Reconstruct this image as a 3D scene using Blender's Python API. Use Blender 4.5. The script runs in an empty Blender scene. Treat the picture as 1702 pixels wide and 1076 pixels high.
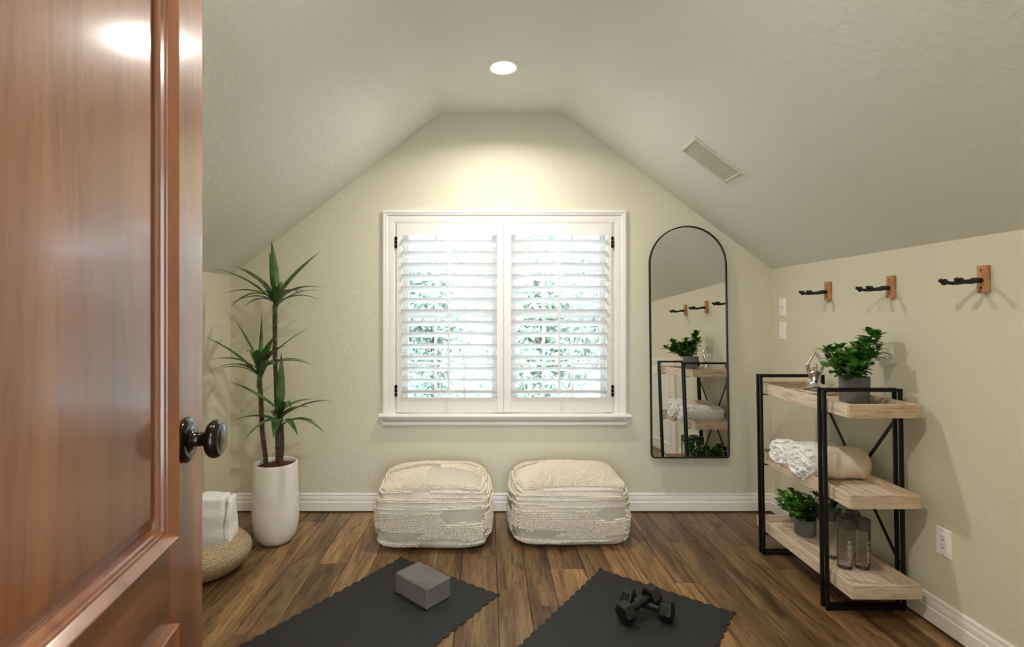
import bpy, bmesh, math, random
from mathutils import Vector, Matrix, noise, Euler
random.seed(7)
PI = math.pi
S = bpy.context.scene
COL = S.collection

# ------------------------------------------------------------------ camera
CH = 1.305; F = 850.0; CX, CY = 811.0, 522.0
cd = bpy.data.cameras.new('camera'); cam = bpy.data.objects.new('camera', cd); COL.objects.link(cam)
cam.location = (0, 0, CH); cam.rotation_euler = (PI/2, 0, 0)
cd.sensor_width = 36; cd.lens = 36*F/1702; cd.shift_x = (851-CX)/1702; cd.shift_y = -(538-CY)/1702
cd.clip_start = .02; cd.clip_end = 200
S.camera = cam
def P(px, py, Y):
    return Vector(((px-CX)*Y/F, Y, CH-(py-CY)*Y/F))

# ------------------------------------------------------------------ world, lights, exposure
S.view_settings.view_transform = 'Standard'; S.view_settings.look = 'None'
S.view_settings.gamma = 1; S.view_settings.use_curve_mapping = False
S.view_settings.exposure = 0.27
LAMP_W = 15.5; SKY = 8.5
W = bpy.data.worlds.new('sky'); S.world = W; W.use_nodes = True
wn = W.node_tree.nodes; bg = wn['Background']
tc = wn.new('ShaderNodeTexCoord'); sx = wn.new('ShaderNodeSeparateXYZ'); cr = wn.new('ShaderNodeValToRGB')
W.node_tree.links.new(tc.outputs['Generated'], sx.inputs[0]); W.node_tree.links.new(sx.outputs['Z'], cr.inputs[0])
cr.color_ramp.elements[0].color = (.80, .89, 1, 1); cr.color_ramp.elements[1].color = (.56, .74, 1, 1)
W.node_tree.links.new(cr.outputs[0], bg.inputs[0]); bg.inputs[1].default_value = SKY
LAMPS = [(.082, 2.73), (.082, .95)]
HALL_FILL = (.05, -1.2)

# ------------------------------------------------------------------ helpers
def lin(r, g, b):
    f = lambda c: (c/255/12.92) if c/255 <= .04045 else ((c/255+.055)/1.055)**2.4
    return (f(r), f(g), f(b), 1)
def tag(o, label=None, cat=None, group=None, kind=None):
    if label: o['label'] = label
    if cat: o['category'] = cat
    if group: o['group'] = group
    if kind: o['kind'] = kind
    return o
def thing(name, label, cat, loc=(0, 0, 0), rot=(0, 0, 0), group=None, kind=None):
    o = bpy.data.objects.new(name, None); COL.objects.link(o)
    o.location = loc; o.rotation_euler = rot; o.empty_display_size = .05
    return tag(o, label, cat, group, kind)
def root_loc(o):
    v = Vector((0, 0, 0))
    while o is not None: v += o.location; o = o.parent
    return v
def obj(name, bm, mat, parent=None, local=False, smooth=False, bevel=0, bseg=2, base=None):
    """link a bmesh as ONE object; world-built meshes are shifted to their parent's (or own base) origin"""
    me = bpy.data.meshes.new(name)
    if bevel: 
        pass
    bm.to_mesh(me); bm.free()
    o = bpy.data.objects.new(name, me); COL.objects.link(o)
    if parent is not None:
        o.parent = parent
        if not local: me.transform(Matrix.Translation(-root_loc(parent)))
    elif base is not None:
        me.transform(Matrix.Translation(-Vector(base))); o.location = base
    for m in (mat if isinstance(mat, (list, tuple)) else [mat]): me.materials.append(m)
    if smooth:
        me.polygons.foreach_set('use_smooth', [True]*len(me.polygons))
    if bevel:
        b = o.modifiers.new('bevel', 'BEVEL'); b.width = bevel; b.segments = bseg; b.limit_method = 'ANGLE'; b.angle_limit = math.radians(40)
    return o
def B(): return bmesh.new()
def box(bm, x0, x1, y0, y1, z0, z1, M=None, mi=0):
    vs = [bm.verts.new((x, y, z)) for z in (z0, z1) for y in (y0, y1) for x in (x0, x1)]
    if M is not None:
        for v in vs: v.co = M @ v.co
    for f in ((0, 2, 3, 1), (4, 5, 7, 6), (0, 1, 5, 4), (2, 6, 7, 3), (0, 4, 6, 2), (1, 3, 7, 5)):
        fc = bm.faces.new([vs[i] for i in f]); fc.material_index = mi
    return vs
def quad(bm, *ps):
    return bm.faces.new([bm.verts.new(p) for p in ps])
def lathe(bm, prof, seg=48, M=None, cap0=False, cap1=False, rfun=None):
    """prof: list of (r, z)"""
    rings = []
    for r, z in prof:
        ring = []
        for i in range(seg):
            a = 2*PI*i/seg; rr = r*(rfun(a, z) if rfun else 1)
            v = Vector((rr*math.cos(a), rr*math.sin(a), z))
            ring.append(bm.verts.new(M @ v if M is not None else v))
        rings.append(ring)
    for a, b in zip(rings, rings[1:]):
        for i in range(seg):
            j = (i+1) % seg; bm.faces.new((a[i], a[j], b[j], b[i]))
    if cap0: bm.faces.new(list(reversed(rings[0])))
    if cap1: bm.faces.new(rings[-1])
def tube(bm, pts, rads, seg=10, caps=True, rough=0):
    pts = [Vector(p) for p in pts]; rings = []
    for k, p in enumerate(pts):
        t = (pts[min(k+1, len(pts)-1)]-pts[max(k-1, 0)]).normalized()
        up = Vector((0, 0, 1)) if abs(t.z) < .9 else Vector((0, 1, 0))
        a = t.cross(up).normalized(); b = t.cross(a).normalized()
        r = rads[k] if isinstance(rads, (list, tuple)) else rads
        ring = []
        for i in range(seg):
            q = 2*PI*i/seg; rr = r*(1+rough*(random.random()-.5))
            ring.append(bm.verts.new(p+rr*(math.cos(q)*a+math.sin(q)*b)))
        rings.append(ring)
    for A, C in zip(rings, rings[1:]):
        for i in range(seg):
            j = (i+1) % seg; bm.faces.new((A[i], C[i], C[j], A[j]))
    if caps:
        bm.faces.new(list(reversed(rings[0]))); bm.faces.new(rings[-1])
    bmesh.ops.recalc_face_normals(bm, faces=bm.faces)
def extrude_profile(bm, prof, A, Bp, out, up=Vector((0, 0, 1)), capends=True, miA=0, miB=0):
    """prof (w,z) swept straight from A to B; out = direction of w. miA/miB mitre: shift along run per w"""
    A = Vector(A); Bp = Vector(Bp); d = (Bp-A).normalized(); out = Vector(out)
    ra = [bm.verts.new(A+out*w+up*z+d*(w*miA)) for w, z in prof]
    rb = [bm.verts.new(Bp+out*w+up*z-d*(w*miB)) for w, z in prof]
    n = len(prof)
    for i in range(n):
        j = (i+1) % n; bm.faces.new((ra[i], ra[j], rb[j], rb[i]))
    if capends: bm.faces.new(list(reversed(ra))); bm.faces.new(rb)
    bmesh.ops.recalc_face_normals(bm, faces=bm.faces)
def rect_mould(bm, u0, u1, v0, v1, prof, M, sides=4, closeprof=False):
    """mitred moulding: prof (s,w), s measured inward from the outer rectangle, M(u,v,w)->point"""
    rings = []
    for s, w in prof:
        if sides == 4: c = [(u0+s, v0+s), (u1-s, v0+s), (u1-s, v1-s), (u0+s, v1-s)]
        else: c = [(u0+s, v0), (u0+s, v1-s), (u1-s, v1-s), (u1-s, v0)]
        rings.append([bm.verts.new(M(u, v, w)) for u, v in c])
    n = len(rings); rng = range(n) if closeprof else range(n-1)
    for i in rng:
        a, b = rings[i], rings[(i+1) % n]
        for k in range(4 if sides == 4 else 3):
            j = (k+1) % 4; bm.faces.new((a[k], a[j], b[j], b[k]))
    bmesh.ops.recalc_face_normals(bm, faces=bm.faces)
def rounded_rect(w, h, r, n=5):
    out = []
    for cx, cy, a0 in ((w/2-r, h/2-r, 0), (-w/2+r, h/2-r, 90), (-w/2+r, -h/2+r, 180), (w/2-r, -h/2+r, 270)):
        for i in range(n+1):
            a = math.radians(a0+90*i/n); out.append((cx+r*math.cos(a), cy+r*math.sin(a)))
    return out
def copy_tree(o, parent=None):
    c = o.copy(); COL.objects.link(c); c.parent = parent
    for ch in [x for x in COL.objects if x.parent is o]: copy_tree(ch, c)
    return c

# ------------------------------------------------------------------ materials
def mat(name, col, rough=.5, metal=0, spec=.5, coat=0, cr_=.06, trans=0, ior=1.45, sss=0, emit=None, es=0, sheen=0):
    m = bpy.data.materials.new(name); m.use_nodes = True
    b = m.node_tree.nodes['Principled BSDF']
    b.inputs['Base Color'].default_value = col; b.inputs['Roughness'].default_value = rough
    b.inputs['Metallic'].default_value = metal; b.inputs['Specular IOR Level'].default_value = spec
    b.inputs['Coat Weight'].default_value = coat; b.inputs['Coat Roughness'].default_value = cr_
    b.inputs['Transmission Weight'].default_value = trans; b.inputs['IOR'].default_value = ior
    b.inputs['Sheen Weight'].default_value = sheen
    if sss: b.inputs['Subsurface Weight'].default_value = sss; b.inputs['Subsurface Radius'].default_value = (.02, .02, .02)
    if emit: b.inputs['Emission Color'].default_value = emit; b.inputs['Emission Strength'].default_value = es
    return m
def nd(m, t, **kw):
    n = m.node_tree.nodes.new(t)
    for k, v in kw.items():
        if k in n.inputs.keys() if hasattr(n.inputs, 'keys') else False: n.inputs[k].default_value = v
        else: setattr(n, k, v)
    return n
def lk(m, a, b): m.node_tree.links.new(a, b)
def bsdf(m): return m.node_tree.nodes['Principled BSDF']
def coords(m, scale=(1, 1, 1), which='Object', rot=(0, 0, 0)):
    t = nd(m, 'ShaderNodeTexCoord'); mp = nd(m, 'ShaderNodeMapping')
    mp.inputs['Scale'].default_value = scale; mp.inputs['Rotation'].default_value = rot
    lk(m, t.outputs[which], mp.inputs[0]); return mp.outputs[0]
def ramp(m, fac, stops):
    r = nd(m, 'ShaderNodeValToRGB'); e = r.color_ramp.elements
    while len(e) < len(stops): e.new(.5)
    for k, (p, c) in enumerate(stops): e[k].position = p; e[k].color = c
    lk(m, fac, r.inputs[0]); return r.outputs[0]
def bump(m, h, strength=.3, dist=.01, prev=None):
    b = nd(m, 'ShaderNodeBump'); b.inputs['Strength'].default_value = strength; b.inputs['Distance'].default_value = dist
    lk(m, h, b.inputs['Height'])
    if prev is not None: lk(m, prev, b.inputs['Normal'])
    lk(m, b.outputs[0], bsdf(m).inputs['Normal']); return b.outputs[0]
def noisetex(m, vec, scale, detail=4, rough=.5, dist=0):
    n = nd(m, 'ShaderNodeTexNoise'); n.inputs['Scale'].default_value = scale; n.inputs['Detail'].default_value = detail
    n.inputs['Roughness'].default_value = rough; n.inputs['Distortion'].default_value = dist
    lk(m, vec, n.inputs['Vector']); return n.outputs['Fac']
def mixc(m, fac, a, b, mode='MIX'):
    n = nd(m, 'ShaderNodeMix'); n.data_type = 'RGBA'; n.blend_type = mode
    for s, v in ((0, fac), (6, a), (7, b)):
        if hasattr(v, 'is_linked') or hasattr(v, 'links'): lk(m, v, n.inputs[s])
        else: n.inputs[s].default_value = v
    return n.outputs[2]

def paint_mat(name, col):
    m = mat(name, col, .65, spec=.3)
    v = coords(m)
    a = noisetex(m, v, 34, 2, .5, .25)
    r = ramp(m, a, [(.42, (0, 0, 0, 1)), (.62, (1, 1, 1, 1))])
    c = noisetex(m, v, 110, 3, .6)
    ad = nd(m, 'ShaderNodeMath'); ad.operation = 'MULTIPLY_ADD'; lk(m, c, ad.inputs[0]); ad.inputs[1].default_value = .35; lk(m, r, ad.inputs[2])
    bump(m, ad.outputs[0], .30, .002)
    return m
M_WALL = paint_mat('wall_paint', lin(217, 212, 189))
M_CEIL = paint_mat('ceiling_paint', lin(231, 230, 219))
M_TRIM = mat('white_trim_paint', lin(237, 232, 224), .38)
M_LOUV = mat('white_louver_paint', lin(249, 249, 248), .35, sss=0)

def wood_mat(name, c0, c1, c2, axis='Y', rough=.35, coat=0, grain=1.0, attr=None, knots=True, bstr=.15, streak=.72):
    m = mat(name, c1, rough, coat=coat, cr_=.13)
    sc = {'X': (1.2, 14, 14), 'Y': (14, 1.2, 14), 'Z': (14, 14, 1.2)}[axis]
    v = coords(m, sc)
    if attr:
        at = nd(m, 'ShaderNodeAttribute'); at.attribute_name = attr; at.attribute_type = 'GEOMETRY'
        mul = nd(m, 'ShaderNodeVectorMath'); mul.operation = 'MULTIPLY_ADD'
        lk(m, at.outputs['Color'], mul.inputs[0]); mul.inputs[1].default_value = (37, 23, 51); lk(m, v, mul.inputs[2]); v = mul.outputs[0]
    big = noisetex(m, v, .55*grain, 4, .55, 1.6)
    fine = noisetex(m, v, 6*grain, 8, .72, .5)
    c = ramp(m, big, [(.28, c0), (.46, c1), (.62, c2), (.78, c1)])
    fr = ramp(m, fine, [(.38, (.26, .23, .20, 1)), (.53, (1.08, 1.07, 1.05, 1))])
    c = mixc(m, streak, c, fr, 'MULTIPLY')
    if knots:
        vv = coords(m, {'X': (1.1, 5, 5), 'Y': (5, 1.1, 5), 'Z': (5, 5, 1.1)}[axis])
        if attr:
            mul2 = nd(m, 'ShaderNodeVectorMath'); mul2.operation = 'MULTIPLY_ADD'
            lk(m, at.outputs['Color'], mul2.inputs[0]); mul2.inputs[1].default_value = (11, 17, 7); lk(m, vv, mul2.inputs[2]); vv = mul2.outputs[0]
        k = noisetex(m, vv, 1.5, 3, .6, 1.2)
        kr = ramp(m, k, [(.29, (.20, .13, .09, 1)), (.39, (1, 1, 1, 1))])
        vc_ = nd(m, 'ShaderNodeVectorMath'); vc_.operation = 'MULTIPLY'; lk(m, v, vc_.inputs[0]); vc_.inputs[1].default_value = (1.0, .55, 1.0)
        ck = noisetex(m, vc_.outputs[0], 2.6, 5, .75, 2.2)
        c = mixc(m, .8, c, ramp(m, ck, [(.30, (.34, .26, .20, 1)), (.385, (1, 1, 1, 1)), (.62, (1, 1, 1, 1)), (.72, (1.22, 1.18, 1.1, 1))]), 'MULTIPLY')
        c = mixc(m, .85, c, kr, 'MULTIPLY')
    if attr:
        sep = nd(m, 'ShaderNodeSeparateColor'); lk(m, at.outputs['Color'], sep.inputs[0])
        tr = ramp(m, sep.outputs[2], [(0, (.62, .60, .58, 1)), (.5, (1, .98, .95, 1)), (1, (1.32, 1.25, 1.15, 1))])
        c = mixc(m, 1.0, c, tr, 'MULTIPLY')
    lk(m, c, bsdf(m).inputs['Base Color'])
    bump(m, fine, bstr, .002)
    return m
M_FLOOR = wood_mat('hand_scraped_hickory', lin(74, 54, 34), lin(121, 92, 60), lin(154, 124, 84), 'Y', .30, attr='plank', bstr=.8)
M_FGAP = mat('dark_floor_gap', lin(30, 18, 10), .8)
M_DOOR = wood_mat('varnished_cherry', lin(84, 48, 29), lin(118, 71, 43), lin(144, 95, 58), 'Z', .38, coat=.9, grain=.3, knots=False, bstr=.02, streak=.4)
M_TRAY = wood_mat('pale_paulownia', lin(190, 166, 140), lin(218, 197, 172), lin(226, 208, 186), 'Y', .6, knots=False, bstr=.2, streak=.45)
M_TRAYX = wood_mat('pale_paulownia_crosswise', lin(176, 148, 118), lin(206, 180, 152), lin(218, 196, 170), 'X', .6, knots=False, bstr=.2, streak=.5)
M_HOOKW = wood_mat('oiled_cherry_block', lin(180, 122, 80), lin(206, 150, 106), lin(216, 166, 124), 'Z', .5, knots=False)
M_BLACK = mat('black_powder_coat', lin(13, 12, 12), .5, spec=.3)
M_IRON = mat('black_rubber_hex', lin(17, 17, 18), .36)
M_GRIP = mat('black_rubber_sleeve', lin(34, 32, 31), .7)
M_CHROME = mat('polished_silver', (.75, .73, .72, 1), .12, 1)
M_BRONZE = mat('oil_rubbed_bronze', lin(38, 29, 24), .2, .75, coat=.4)
M_MIRROR = mat('mirror_silvering', (.86, .87, .86, 1), .0, 1)
M_PLATE = mat('white_plate_plastic', lin(247, 244, 238), .35)
M_SLOT = mat('dark_slot', lin(40, 34, 30), .6)
M_SCREW = mat('steel_screw', (.5, .5, .5, 1), .35, 1)
M_VENT = mat('beige_vent_metal', lin(214, 209, 190), .45)
M_VENTD = mat('grey_vent_damper', lin(196, 192, 174), .6)
def mottled(name, c0, c1, scale=8, rough=.6, bs=.1, bd=.002, bscale=60, **kw):
    m = mat(name, c1, rough, **kw); v = coords(m)
    n = noisetex(m, v, scale, 4, .6); lk(m, ramp(m, n, [(.3, c0), (.7, c1)]), bsdf(m).inputs['Base Color'])
    bump(m, noisetex(m, v, bscale, 4, .6), bs, bd); return m
M_POT = mottled('white_fibrestone', lin(226, 221, 212), lin(241, 238, 232), 5, .45, .1)
M_POTG = mottled('grey_concrete', lin(104, 106, 106), lin(124, 126, 126), 14, .7, .2)
M_SOIL = mottled('brown_coir', lin(58, 32, 16), lin(122, 74, 42), 60, .95, 1, .01, 120)
M_BARK = mat('ringed_bark', lin(70, 56, 46), .85)
v = coords(M_BARK, (1, 1, 1)); n_ = noisetex(M_BARK, v, 60, 4, .7)
lk(M_BARK, ramp(M_BARK, n_, [(.3, lin(44, 33, 28)), (.7, lin(110, 92, 78))]), bsdf(M_BARK).inputs['Base Color']); bump(M_BARK, n_, .8, .004)
def leaf_mat(name, c0, c1, rough, sc=10):
    m = mat(name, c1, rough, coat=.0); v = coords(m); n = noisetex(m, v, sc, 3, .5)
    lk(m, ramp(m, n, [(.35, c0), (.65, c1)]), bsdf(m).inputs['Base Color']); return m
M_LEAF = leaf_mat('dracaena_leaf', lin(44, 76, 42), lin(90, 124, 66), .36, 14)
M_RUB = leaf_mat('glossy_round_leaf', lin(34, 82, 24), lin(86, 140, 46), .28, 22)
M_STEM = mat('green_stem', lin(86, 120, 50), .5)
M_TREE = leaf_mat('outdoor_leaves', lin(128, 138, 122), lin(168, 176, 160), .8, 2)
M_TRUNK = mat('grey_trunk', lin(110, 95, 80), .9)
M_GROUND_BOUNCE = mottled('bounce_ground', lin(196, 196, 190), lin(214, 212, 204), 2, .9)  # ground made pale to bounce sky light up at louvers and ceiling
M_MAT = mottled('charcoal_rubber_mat', lin(25, 25, 25), lin(31, 31, 30), 6, .66, .25, .001, 400)
M_BLOCK = mottled('grey_eva_foam', lin(92, 89, 86), lin(106, 102, 99), 10, .7, .3, .001, 300)
M_CAP = mat('grey_cap_plastic', lin(84, 82, 80), .35)
M_WATER = None
M_LETTER = mat('frosted_white_print', lin(225, 225, 222), .4)
# towels
def towel_mat(name, c, sc=220, st=.6):
    m = mat(name, c, .95, spec=.1, sheen=.3); v = coords(m)
    a = noisetex(m, v, sc, 3, .7); b2 = noisetex(m, v, 26, 4, .6)
    ad = nd(m, 'ShaderNodeMath'); ad.operation = 'MULTIPLY_ADD'; lk(m, b2, ad.inputs[0]); ad.inputs[1].default_value = 2.2; lk(m, a, ad.inputs[2])
    bump(m, ad.outputs[0], st, .006); return m
M_TOWEL = towel_mat('white_terry', lin(246, 244, 242))
M_THROW = mat('cream_waffle_cotton', lin(236, 222, 200), .95, spec=.1)
v = coords(M_THROW, (1, 1, 1))
w1 = nd(M_THROW, 'ShaderNodeTexWave'); w1.inputs['Scale'].default_value = 55; w1.bands_direction = 'X'; w1.inputs['Distortion'].default_value = 2.5; lk(M_THROW, v, w1.inputs[0])
w2 = nd(M_THROW, 'ShaderNodeTexWave'); w2.inputs['Scale'].default_value = 55; w2.bands_direction = 'Z'; w2.inputs['Distortion'].default_value = 2.5; lk(M_THROW, v, w2.inputs[0])
mx = nd(M_THROW, 'ShaderNodeMath'); mx.operation = 'MAXIMUM'; lk(M_THROW, w1.outputs['Fac'], mx.inputs[0]); lk(M_THROW, w2.outputs['Fac'], mx.inputs[1])
bump(M_THROW, mx.outputs[0], .5, .003)
# basket weave
M_BASK = mat('cotton_rope_coil', lin(186, 166, 132), .9)
v = coords(M_BASK, (1, 1, 1)); wv = nd(M_BASK, 'ShaderNodeTexWave'); wv.bands_direction = 'Z'; wv.inputs['Scale'].default_value = 34; wv.inputs['Distortion'].default_value = 0.6; wv.inputs['Detail Scale'].default_value = 20; lk(M_BASK, v, wv.inputs[0])
nb = noisetex(M_BASK, v, 130, 3, .6)
ad = nd(M_BASK, 'ShaderNodeMath'); ad.operation = 'MULTIPLY_ADD'; lk(M_BASK, nb, ad.inputs[0]); ad.inputs[1].default_value = .9; lk(M_BASK, wv.outputs['Fac'], ad.inputs[2])
bump(M_BASK, ad.outputs[0], .8, .005)
lk(M_BASK, ramp(M_BASK, nb, [(.3, lin(150, 128, 95)), (.6, lin(196, 178, 146))]), bsdf(M_BASK).inputs['Base Color'])
# pouf cloth (vertex colour = dyed patches and painted shade under the knots)
M_POUF = mat('woven_wool_cover', lin(220, 212, 196), .95, spec=.1)
at = nd(M_POUF, 'ShaderNodeAttribute'); at.attribute_name = 'dye_gap_shade'; at.attribute_type = 'GEOMETRY'
v = coords(M_POUF); n1 = noisetex(M_POUF, v, 260, 3, .7)
lk(M_POUF, mixc(M_POUF, .5, at.outputs['Color'], ramp(M_POUF, n1, [(.3, (.62, .62, .62, 1)), (.65, (1, 1, 1, 1))]), 'MULTIPLY'), bsdf(M_POUF).inputs['Base Color'])
bump(M_POUF, n1, .6, .004)
M_YARN = mat('cream_wool_yarn', lin(230, 220, 200), .95, spec=.1)
v = coords(M_YARN); bump(M_YARN, noisetex(M_YARN, v, 400, 2, .6), .5, .002)
# glass: clear pane that mirrors a little at grazing angles
M_GLASS = bpy.data.materials.new('window_glass'); M_GLASS.use_nodes = True
nt = M_GLASS.node_tree; nt.nodes.remove(nt.nodes['Principled BSDF'])
tr_ = nt.nodes.new('ShaderNodeBsdfTransparent'); gl = nt.nodes.new('ShaderNodeBsdfGlossy'); gl.inputs['Roughness'].default_value = 0
fr_ = nt.nodes.new('ShaderNodeFresnel'); fr_.inputs[0].default_value = 1.45; mxs = nt.nodes.new('ShaderNodeMixShader')
tr_.inputs[0].default_value = (.94, .97, .96, 1)
nt.links.new(fr_.outputs[0], mxs.inputs[0]); nt.links.new(tr_.outputs[0], mxs.inputs[1]); nt.links.new(gl.outputs[0], mxs.inputs[2])
nt.links.new(mxs.outputs[0], nt.nodes['Material Output'].inputs[0])
M_WATER = M_GLASS.copy(); M_WATER.name = 'clear_bottle_plastic'
for n9 in M_WATER.node_tree.nodes:
    if n9.type == 'BSDF_TRANSPARENT': n9.inputs[0].default_value = (.92, .93, .93, 1)
    if n9.type == 'BSDF_GLOSSY': n9.inputs['Roughness'].default_value = .08
nt9 = M_WATER.node_tree; g9 = nt9.nodes.new('ShaderNodeBsdfGlass'); g9.inputs['IOR'].default_value = 1.33; g9.inputs['Roughness'].default_value = .03; m9 = nt9.nodes.new('ShaderNodeMixShader'); m9.inputs[0].default_value = .4
b9 = nt9.nodes['Material Output'].inputs[0].links[0].from_socket; nt9.links.new(b9, m9.inputs[1]); nt9.links.new(g9.outputs[0], m9.inputs[2]); nt9.links.new(m9.outputs[0], nt9.nodes['Material Output'].inputs[0])
M_LENS = mat('lit_lamp_lens', (1, 1, 1, 1), .4, emit=(1, .95, .86, 1), es=25)

# ------------------------------------------------------------------ room dimensions
XL, XR, YB = -1.698, 1.873, 3.373
ZL, ZR, ZC = 1.557, 1.601, 2.622
XCL, XCR = -.313, .496
YF = 0.0
def struct(name, bm, m, **kw):
    o = obj(name, bm, m, **kw); o['kind'] = 'structure'; return o
T = .12
# floor: one mesh of planks
bm = B(); lay = bm.loops.layers.color.new('plank')
seams = [-1.90, -1.74, -1.60, -1.47, -1.31, -1.17, -1.04, -.89, -.74, -.60, -.43, -.27, -.137, .045, .19, .318, .494, .63, .76, .91, 1.04, 1.2, 1.33, 1.48, 1.62, 1.78, 1.95]
fixed = {(.63): 2.9}
for a, b in zip(seams, seams[1:]):
    y = -2.75-random.random()
    while y < YB+.05:
        L = random.uniform(.7, 1.9); y1 = min(y+L, YB+.05)
        ylo = max(y, -2.7)
        if y1 > ylo+.02:
            c = (random.random(), random.random(), random.random(), 1); e = .0022; h = random.uniform(-.0006, .0006)
            x0, x1 = a+.0008, b-.0008; yy0, yy1 = ylo+.0006, y1-.0006
            outer = [(x0, yy0), (x1, yy0), (x1, yy1), (x0, yy1)]
            inner = [(x0+e, yy0+e), (x1-e, yy0+e), (x1-e, yy1-e), (x0+e, yy1-e)]
            vo = [bm.verts.new((p[0], p[1], -.003)) for p in outer]; vi = [bm.verts.new((p[0], p[1], h)) for p in inner]
            fs = [bm.faces.new(vi)]
            for k in range(4):
                j = (k+1) % 4; fs.append(bm.faces.new((vo[k], vo[j], vi[j], vi[k])))
            for f in fs:
                for l in f.loops: l[lay] = c
        y = y1
fb = quad(bm, (-1.95, -2.7, -.0035), (1.95, -2.7, -.0035), (1.95, YB+.05, -.0035), (-1.95, YB+.05, -.0035)); fb.material_index = 1
struct('floor', bm, [M_FLOOR, M_FGAP])

# back wall: gable outline with a window hole
WX0, WX1, WZ0, WZ1 = -.615, .829, .645, 1.906
bm = B()
def prism(bm, pts2, y0, y1):
    a = [bm.verts.new((x, y0, z)) for x, z in pts2]; b = [bm.verts.new((x, y1, z)) for x, z in pts2]
    bm.faces.new(list(reversed(a))); bm.faces.new(b)
    n = len(pts2)
    for i in range(n):
        j = (i+1) % n; bm.faces.new((a[i], a[j], b[j], b[i]))
    bmesh.ops.recalc_face_normals(bm, faces=bm.faces)
e = .06
def top_at(x):
    if x < XCL: return ZL+(x-XL)*(ZC-ZL)/(XCL-XL)
    if x > XCR: return ZC-(x-XCR)*(ZC-ZR)/(XR-XCR)
    return ZC
G = .05
prism(bm, [(XL-T, -.05), (WX0, -.05), (WX0, top_at(WX0)+G), (XL, ZL+G), (XL-T, ZL+G)], YB, YB+.16)
prism(bm, [(WX1, -.05), (XR+T, -.05), (XR+T, ZR+G), (XR, ZR+G), (WX1, top_at(WX1)+G)], YB, YB+.16)
prism(bm, [(WX0, -.05), (WX1, -.05), (WX1, WZ0), (WX0, WZ0)], YB, YB+.16)
prism(bm, [(WX0, WZ1), (WX1, WZ1), (WX1, top_at(WX1)+G), (XCR, ZC+G), (XCL, ZC+G), (WX0, top_at(WX0)+G)], YB, YB+.16)
struct('wall_back', bm, M_WALL)
bm = B(); box(bm, XL-T, XL, -.12, YB, -.05, ZL+.03); struct('wall_left', bm, M_WALL)
bm = B(); box(bm, XR, XR+T, -.12, YB, -.05, ZR+.03); struct('wall_right', bm, M_WALL)
# ceiling: flat centre with a slope either side, one shell
bm = B()
inn = [(XL-.02, ZL-.02*(ZC-ZL)/(XCL-XL)), (XCL, ZC), (XCR, ZC), (XR+.02, ZR-.02*(ZC-ZR)/(XR-XCR))]
# small rounding where the drywall planes meet
def fillet(p0, p1, p2, r=.035, n=5):
    p0, p1, p2 = Vector(p0), Vector(p1), Vector(p2); a = p1+(p0-p1).normalized()*r; c = p1+(p2-p1).normalized()*r
    return [((1-t)**2*a+2*t*(1-t)*p1+t*t*c) for t in [i/n for i in range(n+1)]]
line = [Vector(inn[0])]+fillet(inn[0], inn[1], inn[2])+fillet(inn[1], inn[2], inn[3])+[Vector(inn[3])]
outer = [(p.x, p.y+.12) for p in reversed(line)]
prism(bm, [(p.x, p.y) for p in line]+outer, -.12, YB+.001)
o = struct('ceiling', bm, M_CEIL)
# front wall with the doorway the camera stands in
DX0, DX1, DZ = -.38, .50, 2.06
bm = B()
prism(bm, [(XL-T, -.05), (DX0, -.05), (DX0, top_at(DX0)+G), (XL, ZL+G), (XL-T, ZL+G)], -.12, YF)
prism(bm, [(DX1, -.05), (XR+T, -.05), (XR+T, ZR+G), (XR, ZR+G), (DX1, top_at(DX1)+G)], -.12, YF)
prism(bm, [(DX0, DZ), (DX1, DZ), (DX1, top_at(DX1)+G), (XCR, ZC+G), (XCL, ZC+G), (DX0, top_at(DX0)+G)], -.12, YF)
struct('wall_front', bm, M_WALL)
# hallway behind the doorway
bm = B(); box(bm, -1.3, -1.2, -2.7, -.12, -.05, 2.5); struct('wall_hall_left', bm, M_WALL)
bm = B(); box(bm, 1.2, 1.3, -2.7, -.12, -.05, 2.5); struct('wall_hall_right', bm, M_WALL)
bm = B(); box(bm, -1.3, -1.15, -2.8, -2.7, -.05, 2.5); box(bm, 1.15, 1.3, -2.8, -2.7, -.05, 2.5); box(bm, -1.15, 1.15, -2.8, -2.7, -.05, .1); box(bm, -1.15, 1.15, -2.8, -2.7, 2.35, 2.5); struct('wall_hall_end', bm, M_WALL)
bm = B(); box(bm, -1.15, -1.10, -2.78, -2.72, .1, 2.35); box(bm, 1.10, 1.15, -2.78, -2.72, .1, 2.35); box(bm, -.03, .03, -2.78, -2.72, .15, 2.30); box(bm, -1.10, 1.10, -2.78, -2.72, .1, .15); box(bm, -1.10, 1.10, -2.78, -2.72, 2.30, 2.35); struct('window_hall_fill', bm, M_TRIM)  # added, unseen window: lets soft sky fill in through the doorway
bm = B(); box(bm, -1.3, 1.3, -2.8, -.12, 2.5, 2.6); struct('ceiling_hall', bm, M_WALL)
# doorway casing
MF = lambda u, v, w: Vector((u, YF+w, v))
bm = B(); rect_mould(bm, DX0-.075, DX1+.075, 0, DZ+.075, [(0, 0), (0, .018), (.02, .02), (.06, .012), (.075, .01), (.075, 0)], MF, 3, True)
struct('trim_1', bm, M_TRIM)

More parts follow.
